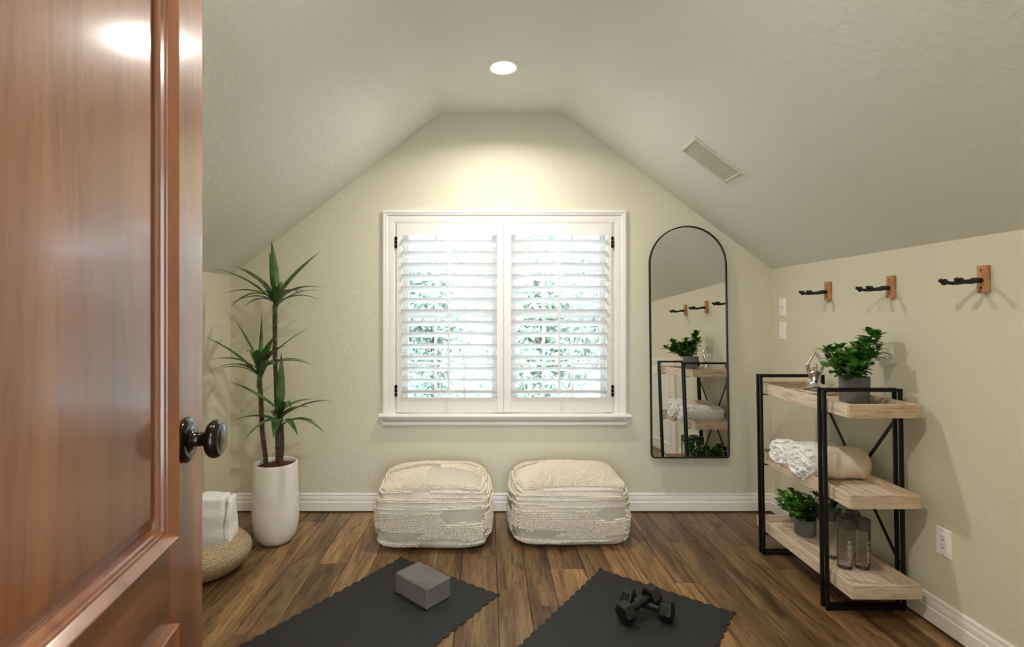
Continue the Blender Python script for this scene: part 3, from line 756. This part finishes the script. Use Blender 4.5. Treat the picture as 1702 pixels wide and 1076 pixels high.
bottle(1.742, 2.442, math.radians(20), 'clear water bottle with a grey cap, standing behind the front two bottles')
bottle(1.655, 2.468, math.radians(10), 'clear water bottle with a grey cap, partly hidden behind the black shelf leg')

# ------------------------------------------------------------------ rolled towels on the middle tray
def rolled(name, label, cat, cx, cy, z0, length, rx, rz_, m_body, seed, fuzzy, grp, yaw=0):
    t = thing(name, label, cat, (cx, cy, z0), (0, 0, yaw), group=grp)
    bm = B(); turns = 3.2; N = 150; K = 34; th = rz_/(turns+.6)
    rings = []
    for k in range(K+1):
        u = k/K; x = (u-.5)*length; ring = []
        endf = min(u, 1-u)/.06; sh = 1-.10*(1-min(1, endf))**2
        for i in range(N):
            q = i/(N-1); a = -.6+2*PI*turns*q; r = th*.5+q*(rz_-th*.6)
            wob = 1+.05*noise.noise(Vector((a*.7, u*3, seed)))
            yy = r*rx/rz_*math.cos(a)*wob*sh; zz = r*math.sin(a)*wob*sh
            dn = .005*noise.noise(Vector((x*18, a*1.5, seed+3)))
            xx = x+(1 if u > .5 else -1)*0.012*noise.noise(Vector((a*2, seed, 1)))*(1-min(1, endf/4))
            ring.append(bm.verts.new((xx, yy+dn, max(zz+rz_*1.0+dn, .002+abs(yy)*.02))))
        rings.append(ring)
    for a, b in zip(rings, rings[1:]):
        for i in range(N-1): bm.faces.new((a[i], b[i], b[i+1], a[i+1]))
    o = obj('rolled_cloth', bm, m_body, t, True, True)
    so = o.modifiers.new('thick', 'SOLIDIFY'); so.thickness = th*.78; so.offset = 0
    sb = o.modifiers.new('sub', 'SUBSURF'); sb.levels = 0; sb.render_levels = 1
    if fuzzy:
        bf = B(); NA, NR = 72, 26; rings = []
        for k in range(NR+1):
            q = k/NR; ring = []
            for i in range(NA):
                a = 2*PI*i/NA; yy = rx*1.03*q*math.cos(a); zz = rz_*1.02*q*math.sin(a)
                ph = q*3.1-a/(2*PI)
                dx = -.020*(1-q**4)-.010*abs(math.sin(PI*ph))-.016*noise.noise(Vector((yy*42, zz*42, seed)))-.010*noise.noise(Vector((yy*95, zz*95, seed+5)))
                if q > .93: dx += (q-.93)*.75
                ring.append(bf.verts.new((-length/2+.010+dx, yy, max(.004, rz_+zz))))
            rings.append(ring)
        for a, b in zip(rings, rings[1:]):
            for i in range(NA):
                j = (i+1) % NA; bf.faces.new((a[i], a[j], b[j], b[i]))
        bmesh.ops.recalc_face_normals(bf, faces=bf.faces)
        rnd = random.Random(seed)
        for k in range(110):
            a = rnd.uniform(0, 2*PI); q = rnd.uniform(.75, 1.02)
            p0 = Vector((-length/2+.03, rx*q*math.cos(a), max(.006, rz_+rz_*q*math.sin(a)))); p1 = p0+Vector((-.028, rnd.uniform(-.006, .006), rnd.uniform(-.01, .004))); p2 = p1+Vector((rnd.uniform(-.012, .0), rnd.uniform(-.012, .012), rnd.uniform(-.022, .006)))
            p1.z = max(p1.z, .005); p2.z = max(p2.z, .004); tube(bf, [p0, p1, p2], [.0028, .0032, .0018], 5)
        obj('tufted_end', bf, M_TOWEL, t, True, True)
    return t
rolled('rolled_towel', 'white rolled towel on the middle shelf tray, behind the cream throw', 'towel', 1.662, 2.665, Z2+.001, .285, .082, .070, M_TOWEL, 5, True, 'rolled textiles on the middle shelf tray')
rolled('rolled_throw', 'cream woven throw rolled up with a white fringed end on the middle shelf tray', 'blanket', 1.658, 2.482, Z2+.001, .300, .090, .082, M_THROW, 9, True, 'rolled textiles on the middle shelf tray')

# ------------------------------------------------------------------ tall plant
PX, PY = -1.215, 2.93
plant = thing('potted_dracaena', 'tall three-stemmed dracaena in a tapered white pot in the left corner', 'plant', (PX, PY, 0))
bm = B(); M = Matrix.Translation((PX, PY, 0))
prof = [(.001, .0), (.062, .0), (.082, .006), (.103, .024), (.119, .052), (.1285, .09), (.1335, .135), (.1345, .18), (.133, .25), (.1295, .34), (.126, .42), (.1245, .452), (.1225, .457), (.117, .457), (.1145, .452), (.113, .43)]
prof = [(a*.94, b) for a, b in prof]; lathe(bm, prof, 72, M); obj('pot', bm, M_POT, plant, smooth=True)
bm = B()
for i in range(0): pass
lathe(bm, [(.001, .444), (.04, .443), (.09, .438), (.1062, .432)], 40, M)
for v_ in bm.verts: v_.co.z += .006*noise.noise(v_.co*60)
obj('soil', bm, M_SOIL, plant, smooth=True)
def trunk(pts, r):
    bm = B(); path = []; rr = []
    for (a, b) in zip(pts, pts[1:]):
        a = Vector(a); b = Vector(b); n = max(2, int((b-a).length/.007))
        for i in range(n): path.append(a.lerp(b, i/n)+Vector((random.uniform(-.0006, .0006),)*3)); rr.append(r*(1+.13*((len(path) % 3 == 0)-.3)+.05*random.uniform(-1, 1)))
    path.append(Vector(pts[-1])); rr.append(r*.8)
    tube(bm, path, rr, 14, True, .08); obj('trunk', bm, M_BARK, plant, smooth=True)
YS = 2.93
trunk([P(462, 776, YS+.02), P(461, 720, YS+.02), P(459, 640, YS+.03), P(457, 580, YS+.03), P(457, 520, YS+.02)], .0125)
trunk([P(443, 776, YS-.03), P(436, 720, YS-.03), P(434, 670, YS-.02), P(431, 628, YS-.02)], .0125)
trunk([P(467, 775, YS-.05), P(469, 740, YS-.05), P(468, 706, YS-.05)], .0115)
def blade(bm, base, tip, wid, lift, droop=.25, twist=0, side=None):
    base = Vector(base); tip = Vector(tip); d = tip-base; L = d.length
    hor = Vector((d.x, d.y, 0)); 
    if hor.length < .35*L: ctrl = base+d*.5+Vector((0, 0, lift*L))+Vector((.01, -.01, 0))
    else: ctrl = base+d*.45+Vector((0, 0, lift*L))
    N = 14; prev = None
    for i in range(N+1):
        t = i/N; c = (1-t)**2*base+2*t*(1-t)*ctrl+t*t*tip
        tn = (2*(1-t)*(ctrl-base)+2*t*(tip-ctrl)).normalized()
        sref = side if side is not None else (Vector((0, 0, 1)).cross(tn) if abs(tn.z) < .93 else Vector((1, .2, 0)))
        s = (sref-tn*sref.dot(tn)).normalized(); n = s.cross(tn).normalized()
        if twist: s = (s*math.cos(twist)+n*math.sin(twist)).normalized(); n = s.cross(tn).normalized()
        w = wid*.5*((.45+.55*min(1, t/.28)) * (1-max(0, (t-.35)/.65)**1.7))+.0003
        r = [bm.verts.new(c-s*w-n*w*.35), bm.verts.new(c-s*w*.5-n*w*.12), bm.verts.new(c), bm.verts.new(c+s*w*.5-n*w*.12), bm.verts.new(c+s*w-n*w*.35)]
        if prev:
            for k in range(4): bm.faces.new((prev[k], prev[k+1], r[k+1], r[k])).smooth = True
        prev = r
def c3(x, y): return (330+x/3.361, 380+y/3.361)
def c4(x, y): return (330+x/3.361, 680+y/3.361)
heads = [
 ((457, 507), YS+.02, [(c3(408, 65), 0, .030, 0), (c3(395, 130), .04, .026, 0), (c3(175, 197), -.06, .030, .14), (c3(222, 215), .08, .026, .14), (c3(75, 222), .02, .026, .18), (c3(132, 368), -.1, .024, .3), (c3(158, 435), -.14, .024, .34), (c3(175, 440), .08, .022, .36), (c3(252, 440), -.2, .024, .34), (c3(680, 130), -.04, .032, .10), (c3(632, 178), .10, .028, .12), (c3(700, 332), -.06, .028, .26), (c3(670, 345), .12, .024, .26), (c3(688, 405), .0, .024, .34), (c3(572, 372), -.2, .026, .40), (c3(590, 348), .18, .026, .30), (c3(330, 322), .15, .022, .3), (c3(335, 365), -.2, .022, .4), (c3(470, 300), .2, .026, .3), (c3(440, 330), -.22, .026, .45)]),
 ((431, 628), YS-.02, [(c3(200, 503), -.04, .038, .03), (c3(352, 475), .02, .016, 0), (c3(30, 603), 0, .026, .12), (c3(42, 740), -.08, .024, .28), (c3(88, 788), .05, .024, .30), (c3(118, 785), -.14, .024, .30), (c3(638, 545), .08, .026, .12), (c3(497, 655), -.12, .030, .24), (c3(417, 610), -.08, .036, .05), (c3(612, 745), .03, .026, .26), (c3(655, 770), -.04, .026, .26), (c3(432, 768), -.2, .030, .45), (c3(300, 700), -.2, .028, .5), (c3(270, 690), .2, .026, .4)]),
 ((465, 700), YS-.05, [(c3(162, 852), -.05, .036, .10), (c3(462, 690), 0, .030, 0), (c3(750, 963), .0, .034, .20), (c3(650, 955), .10, .030, .24), (c3(620, 1000), -.10, .030, .24), (c3(660, 1080), -.02, .028, .26), (c4(190, 65), .02, .030, .22), (c4(248, 188), -.10, .032, .42), (c4(418, 168), -.20, .040, .50), (c4(708, 138), -.08, .032, .40), (c4(555, 150), -.16, .032, .42), (c4(380, 20), .18, .028, .3), (c4(520, 0), -.2, .03, .5)]),
]
for (hp, hy, lv) in heads:
    bm = B(); c = P(hp[0], hp[1], hy)
    random.seed(int(hp[0]))
    n = len(lv)
    for k, (tp, dy, w, lift) in enumerate(lv):
        tipy = max(2.62, min(3.33, hy+dy)); tip = P(tp[0], tp[1], tipy)
        if tip.x < XL+.02: tip.x = XL+.02
        off = Vector((random.uniform(-.004, .004), random.uniform(-.004, .004), random.uniform(-.035, .035)))
        off.z += .03*max(-1, min(1, (tip.z-c.z)/.2))
        blade(bm, c+off, tip, w*1.5, lift, side=None if lift > .02 else Vector((1, .15, 0)))
    tube(bm, [c+Vector((0, 0, -.06)), c+Vector((0, 0, -.02)), c+Vector((0, 0, .04))], [.013, .014, .006], 10)
    obj('foliage', bm, M_LEAF, plant, smooth=True)

# ------------------------------------------------------------------ basket and towel
BX, BY = -1.455, 2.60
bk = thing('rope_basket', 'low round woven rope basket beside the tall white pot', 'basket', (BX, BY, 0))
bm = B(); prof = [(.001, .001), (.12, .001), (.155, .004), (.185, .022), (.212, .050), (.230, .080), (.234, .098), (.230, .116), (.214, .136), (.193, .156), (.172, .176), (.166, .182), (.160, .180), (.160, .174), (.185, .150), (.215, .120), (.222, .098), (.212, .070), (.180, .030), (.12, .010), (.001, .010)]
lathe(bm, prof, 96, Matrix.Translation((BX, BY, 0)), rfun=lambda a, z: 1+.004*math.sin(5*a+z*20))
obj('coiled_wall', bm, M_BASK, bk, smooth=True)
def puffy(bm, hx, hy, hz, nx, ny, nz, n=6, disp=None):
    """rounded box centred on 0 from a cube grid"""
    def f(p):
        q = (abs(p.x)**n+abs(p.y)**n+abs(p.z)**n)**(1/n); p = p/max(q, 1e-6); v = Vector((p.x*hx, p.y*hy, p.z*hz))
        return v if disp is None else disp(v, p)
    for ax in range(3):
        for sg in (-1, 1):
            nu, nv = ((ny, nz), (nz, nx), (nx, ny))[ax]; grid = []
            for i in range(nu+1):
                row = []
                for j in range(nv+1):
                    a, b = 2*i/nu-1, 2*j/nv-1
                    p = (Vector((sg, a, b)), Vector((b, sg, a)), Vector((a, b, sg)))[ax]; row.append(bm.verts.new(f(p)))
                grid.append(row)
            for i in range(nu):
                for j in range(nv):
                    q = (grid[i][j], grid[i+1][j], grid[i+1][j+1], grid[i][j+1]); bm.faces.new(q if sg > 0 else q[::-1])
    bmesh.ops.remove_doubles(bm, verts=bm.verts, dist=1e-5); bmesh.ops.recalc_face_normals(bm, faces=bm.faces)
tw = thing('folded_towel', 'white folded towel standing upright in the rope basket', 'towel', (-1.395, 2.585, .0115), (math.radians(-2), 0, math.radians(8)))
bm = B()
def tdisp(v, p):
    return v+Vector((.012*noise.noise(Vector((v.x*8, v.y*8, v.z*14))), .012*noise.noise(Vector((v.y*9, 3, v.z*16))), .010*noise.noise(Vector((v.x*14, v.y*14, 7)))))
puffy(bm, .076, .062, .188, 24, 20, 40, 9, tdisp)
for v_ in bm.verts: v_.co.z += .190
obj('terry_cloth', bm, M_TOWEL, tw, True, True)
bm = B(); puffy(bm, .016, .058, .182, 8, 20, 40, 5, tdisp)
for v_ in bm.verts: v_.co += Vector((.092, -.004, .186))
obj('fold', bm, M_TOWEL, tw, True, True)

# ------------------------------------------------------------------ poufs
CREAM = Vector((*lin(222, 214, 198)[:3],)); GREY = Vector((*lin(196, 188, 170)[:3],)); SAND = Vector((*lin(208, 200, 184)[:3],))
def pouf(cx, cy, rz, hx, hy, hz, var, label, seed):
    t = thing('pouf', label, 'pouf', (cx, cy, 0), (0, 0, rz), group='woven poufs under the window')
    dome = .045
    def surf(p):
        n = 8.5; q = (abs(p.x)**n+abs(p.y)**n+abs(p.z)**n)**(1/n); p = p/q
        z = p.z*hz; taper = 1.0+.02*(1-p.z**2)*1.6-.012*p.z
        bx = .030*(1-p.y*p.y)*(1-p.z*p.z); by = .022*(1-p.x*p.x)*(1-p.z*p.z)
        v = Vector((p.x*(hx*taper+bx), p.y*(hy*taper+by), z))
        d = (1-min(1, abs(p.x))**2.2)*(1-min(1, abs(p.y))**2.2)
        if p.z > 0: v.z += dome*d*max(0, p.z)**3
        v.z += hz
        if p.z < -.9: v.z = max(0, v.z)
        nz = .014*noise.noise(Vector((v.x*6, v.y*6, v.z*9+seed*3)))+.004*noise.noise(Vector((v.x*22, v.y*22, v.z*30+seed)))
        v += Vector((p.x, p.y, .6*p.z if p.z > 0 else 0))*nz
        # pinched corners
        return v
    def pattern(face, u, v):
        """returns (colour, yarn kind) ; kinds: 0 none, 1 knots, 2 thin stitched row"""
        w = .02*math.sin(u*6+seed)
        if face in ('front', 'side', 'back'):
            if face != 'front': u = (u*.8+.35) % 1
            if v > .955: return CREAM, 1
            if v > .64:
                band = (v-.64)/.315; lim = (.25+.5*(1-band)) if var == 0 else (.15+.75*band)
                row = int(band*5.2) % 2 == 0
                if (u < lim) == (var == 0): return CREAM, 2 if (row) else 0
                return CREAM, (2 if int(band*10) % 2 == 0 else 0)
            if .44 < v <= .64:
                edge = .58+.55*abs(v-.56) if var == 0 else .68+.8*abs(v-.55)
                if u > edge and v > .47: return GREY, 0
                if u > .3 and v > .60: return CREAM, 0
                return CREAM, 1 if v < .60 else 2
            if v > .31: return CREAM, 1
            if .15 < v <= .31:
                if u < .30+1.0*(v-.15) and var == 0 or u < .28+1.1*(v-.15) and var == 1: return GREY, 0
                if v > .19: return CREAM, 1
                return SAND, 0
            if v > .12: return CREAM, 2
            return (CREAM, 2) if u < .38 else (SAND, 0)
        # top: v 0 = front edge
        if var == 0:
            arc = .62-.22*(u-.35)**2*2
            if v < .06: return CREAM, 1
            if u < .36+.25*v and v < .46: return CREAM, 1
            if v < .46: return SAND, 0
            if v < arc and u < .55 and abs(u-.3) < .28: return GREY, 0
            if v < arc+.02: return CREAM, 1
            if .70 < v < .80 and u > .62: return GREY, 0
            if v < .74: return CREAM, 0 if int(v*24) % 2 else 2
            return CREAM, 1
        arc = .74+.14*math.sin(PI*u)
        if v < .60+.08*math.sin(PI*u): return CREAM, 1
        if v < .70+.08*math.sin(PI*u): return CREAM, 0 if u < .8 else 2
        if v < .80+.05*math.sin(PI*u) and u < .55: return GREY, 0
        return CREAM, 2 if int(v*22) % 2 else 1
    faces = [('front', lambda a, b: Vector((a, -1, b))), ('back', lambda a, b: Vector((-a, 1, b))), ('side', lambda a, b: Vector((1, a, b))), ('side', lambda a, b: Vector((-1, -a, b))), ('top', lambda a, b: Vector((a, b, 1))), ('bottom', lambda a, b: Vector((a, -b, -1)))]
    bm = B(); cl = bm.verts.layers.float_color.new('dye_gap_shade'); N = 90
    knots = []
    for fn, f in faces:
        n_ = N if fn in ('front', 'top', 'side') else 30; grid = []
        for i in range(n_+1):
            row = []
            for j in range(n_+1):
                p = f(2*i/n_-1, 2*j/n_-1); v = bm.verts.new(surf(p))
                c, kk = pattern(fn, i/n_, j/n_+.03*noise.noise(Vector((i/n_*4, j/n_*4, seed)))) if fn != 'bottom' else (SAND, 0)
                if kk == 1: c = c*.80  # darker base paints in the shade of the gaps between knots
                v[cl] = (*c, 1); row.append(v)
            grid.append(row)
        for i in range(n_):
            for j in range(n_): bm.faces.new((grid[i][j], grid[i+1][j], grid[i+1][j+1], grid[i][j+1])).smooth = True
        if fn == 'bottom': continue
        H = 2*hz if fn != 'top' else 2*hy; Wd = 2*hx if fn in ('front', 'back', 'top') else 2*hy
        rows = int(H/.0118)
        for r in range(rows):
            v = (r+.5)/rows; cols = int(Wd/.0132)
            for c in range(cols):
                u = (c+.5+(.5 if r % 2 else 0)+random.uniform(-.12, .12))/cols
                if u > .995: continue
                k = pattern(fn, u, v+.03*noise.noise(Vector((u*4, v*4, seed))))[1]
                if k == 0: continue
                if (k == 2 and int(v*26) % 3 == 1) or (fn != 'top' and v < .05): continue
                p = f(2*u-1, 2*v-1); s = surf(p); e_ = .01
                du = surf(f(2*u-1+e_, 2*v-1))-s; dv = surf(f(2*u-1, 2*v-1+e_))-s; nrm = du.cross(dv)
                if nrm.length < 1e-9: continue
                knots.append((s, nrm.normalized(), du.normalized(), k))
    obj('cover', bm, M_POUF, t, True, False)
    # yarn loops
    vs = []; fs = []
    ub = []
    ub.append(Vector((0, 0, 1)))
    for lat in (.55, -.25):
        for q in range(6):
            a = q*PI/3; rr = math.sqrt(1-lat*lat); ub.append(Vector((rr*math.cos(a), rr*math.sin(a), lat)))
    for s, n, d, k in knots:
        tng = n.cross(d); b0 = len(vs); rot = random.uniform(-.2, .9); s = s+tng.normalized()*random.uniform(-.0012, .0012)
        d2 = (d*math.cos(rot)+tng*math.sin(rot)); t2 = n.cross(d2)
        a, b, h = ((.0066, .0050, .0085) if k == 1 else (.0076, .0044, .0078))
        a *= random.uniform(.85, 1.15); h *= random.uniform(.8, 1.2)
        for w in ub: vs.append(s+d2*w.x*a+t2*w.y*b+n*(w.z*h+h*.35))
        for q in range(6):
            r = (q+1) % 6; fs.append((b0, b0+1+q, b0+1+r)); fs.append((b0+1+q, b0+7+q, b0+7+r, b0+1+r))
    me = bpy.data.meshes.new('yarn_loops'); me.from_pydata(vs, [], fs); me.update()
    me.polygons.foreach_set('use_smooth', [True]*len(me.polygons)); me.materials.append(M_YARN)
    yo = bpy.data.objects.new('yarn_loops', me); COL.objects.link(yo); yo.parent = t; yo['kind'] = 'stuff'
    return t
pouf(-.312, 3.045, math.radians(0.5), .298, .232, .176, 0, 'cream woven pouf with grey patches, left of the pair under the window', 1)
pouf(.468, 3.075, math.radians(1), .308, .225, .176, 1, 'cream woven pouf with grey patches, right of the pair under the window', 4)

# ------------------------------------------------------------------ yoga mats
def ymat(ox, oy, ang, label):
    """origin: far-left corner; local x = short edge, local -y = long edge"""
    t = thing('yoga_mat', label, 'mat', (ox, oy, 0), (0, 0, ang), group='black yoga mats on the floor')
    Wm, Lm = .607, 1.78; amp = .0125
    def edge(a, b, n, outd):
        a = Vector(a); b = Vector(b); pts = []
        for k in range(n):
            for i in range(8):
                u = (k+i/8)/n; q = i/8; pts.append(a.lerp(b, u)+Vector(outd)*amp*(abs(math.sin(PI*q))**.6))
        return pts
    pts = edge((0, 0), (Wm, 0), 11, (0, 1))+edge((Wm, 0), (Wm, -Lm), 32, (1, 0))+edge((Wm, -Lm), (0, -Lm), 11, (0, -1))+edge((0, -Lm), (0, 0), 32, (-1, 0))
    # rounded nubs at the corners
    out = []
    for p in pts:
        hit = False
        for cx_, cy_, dg in ((0, 0, 135), (Wm, 0, 45), (Wm, -Lm, -45), (0, -Lm, -135)):
            if (p-Vector((cx_, cy_))).length < .003:
                c_ = Vector((cx_, cy_))+Vector((math.cos(math.radians(dg)), math.sin(math.radians(dg))))*.012
                for k in range(11):
                    a_ = math.radians(dg+105-21*k); out.append(c_+Vector((math.cos(a_), math.sin(a_)))*.0105)
                hit = True
        if not hit and all((p-Vector(c)).length > .009 for c in ((0, 0), (Wm, 0), (Wm, -Lm), (0, -Lm))): out.append(p)
    bm = B(); a = [bm.verts.new((p.x, p.y, .0006)) for p in out]; b = [bm.verts.new((p.x, p.y, .0050)) for p in out]
    bm.faces.new(a); bm.faces.new(b)
    for i in range(len(a)):
        j = (i+1) % len(a); bm.faces.new((a[i], a[j], b[j], b[i]))
    bmesh.ops.recalc_face_normals(bm, faces=bm.faces)
    o = obj('mat_sheet', bm, M_MAT, t, True)
    return t
ymat(-.462, 2.716, math.atan2(-.349, .499), 'black scalloped-edge yoga mat lying on the floor under the grey block')
ymat(.574, 2.590, math.atan2(-.365, .485), 'black scalloped-edge yoga mat lying on the floor under the dumbbells')

# yoga block
bl_ = thing('yoga_block', 'grey foam yoga block lying on the mat below the left pouf', 'block', (-.302, 2.368, .0052), (0, 0, math.atan2(.148, -.164)))
bm = B(); box(bm, -.112, .112, -.0735, .0735, 0, .093); o = obj('foam_body', bm, M_BLOCK, bl_, True, bevel=.005, bseg=1)

# dumbbells
def dumbbell(p0, p1, roll, label):
    p0 = Vector(p0); p1 = Vector(p1); c = (p0+p1)/2; d = (p1-p0).normalized()
    q = d.to_track_quat('X', 'Z')
    t = thing('dumbbell', label, 'dumbbell', c, group='hex dumbbells on the right yoga mat'); t.rotation_euler = (q.to_matrix() @ Matrix.Rotation(roll, 3, 'X')).to_euler()
    h = (p1-p0).length/2; R = .0445
    bm = B(); pr = [(.0135, -h+.01), (.0145, -h+.03), (.0165, -.02), (.0172, 0), (.0165, .02), (.0145, h-.03), (.0135, h-.01)]
    lathe(bm, pr, 24, Matrix.Rotation(PI/2, 4, 'Y')); obj('handle', bm, M_IRON, t, True, True)
    for s in (-1, 1):
        bm = B(); rings = []
        for (x, r) in ((s*h-.027, .70), (s*h-.021, 1), (s*h+.021, 1), (s*h+.027, .72)):
            rings.append([bm.verts.new((x, R*r*math.cos(PI/3*k), R*r*math.sin(PI/3*k))) for k in range(6)])
        for a, b in zip(rings, rings[1:]):
            for k in range(6):
                j = (k+1) % 6; bm.faces.new((a[k], a[j], b[j], b[k]))
        bm.faces.new(rings[0]); bm.faces.new(rings[-1]); bmesh.ops.recalc_face_normals(bm, faces=bm.faces)
        hd_ = obj('hex_head', bm, M_IRON, t, True, bevel=.003)
        apo = R*math.cos(PI/6)
        for k in range(6):
            a_ = PI/6+PI/3*k
            if math.sin(a_) < .2: continue
            Mx = Matrix.Translation((s*h, apo*math.cos(a_), apo*math.sin(a_))) @ Matrix.Rotation(a_-PI/2, 4, 'X') @ Matrix.Rotation(0, 4, 'Z')
            text_mesh('weight_number', '12', .026, .0005, None, M_GRIP, hd_, Mx)
    return t
dumbbell((.622, 2.262, .0445), (.758, 2.168, .0445), 0, 'black hex dumbbell lying flat on the mat beneath the other one')
dumbbell((.580, 2.152, .0480), (.716, 2.232, .0780), 0, 'black hex dumbbell resting crosswise on top of the other one')

# ------------------------------------------------------------------ outside
bm = B(); quad(bm, (-40, YB+.3, -3.2), (40, YB+.3, -3.2), (40, 60, -3.2), (-40, 60, -3.2)); struct('ground_outside', bm, M_GROUND_BOUNCE)
def tree(x, y, h, r, n, seed, label):
    rnd = random.Random(seed); t = thing('tree', label, 'tree', (x, y, -3.2), group='trees outside the window')
    bm = B(); tube(bm, [(x, y, -3.2), (x+.1, y, -3.2+h*.4), (x-.1, y, -3.2+h*.8)], [.16, .12, .05], 8)
    obj('trunk', bm, M_TRUNK, t)
    vs = []; fs = []
    cl = [Vector((x+rnd.gauss(0, r*.42), y+rnd.gauss(0, r*.35), -3.2+h*.62+rnd.gauss(0, h*.17))) for _ in range(26)]
    for i in range(n):
        c = rnd.choice(cl)+Vector((rnd.gauss(0, .28), rnd.gauss(0, .28), rnd.gauss(0, .24))); s = rnd.uniform(.05, .10)
        a = Vector((rnd.gauss(0, 1), rnd.gauss(0, 1), rnd.gauss(0, 1))).normalized()*s; b = Vector((rnd.gauss(0, 1), rnd.gauss(0, 1), rnd.gauss(0, 1))).normalized()*s*.5
        k = len(vs); vs += [c-a-t.location, c+b-t.location, c+a-t.location, c-b-t.location]; fs.append((k, k+1, k+2, k+3))
    me = bpy.data.meshes.new('crown'); me.from_pydata(vs, [], fs); me.materials.append(M_TREE)
    o = bpy.data.objects.new('crown', me); COL.objects.link(o); o.parent = t
tree(-3.7, 9.0, 6.6, 1.3, 9000, 1, 'pale leafy tree outside, at the far left edge of the window view')
tree(-1.3, 12.0, 7.4, 1.5, 11000, 2, 'pale leafy tree outside, seen through the left shutter')
tree(.9, 8.6, 6.4, 1.0, 8000, 3, 'pale leafy tree outside, nearest the middle of the window')
tree(3.2, 12.0, 7.4, 1.5, 11000, 4, 'pale leafy tree outside, seen through the right shutter')
tree(5.6, 9.5, 6.8, 1.4, 9000, 5, 'pale leafy tree outside, at the far right edge of the window view')
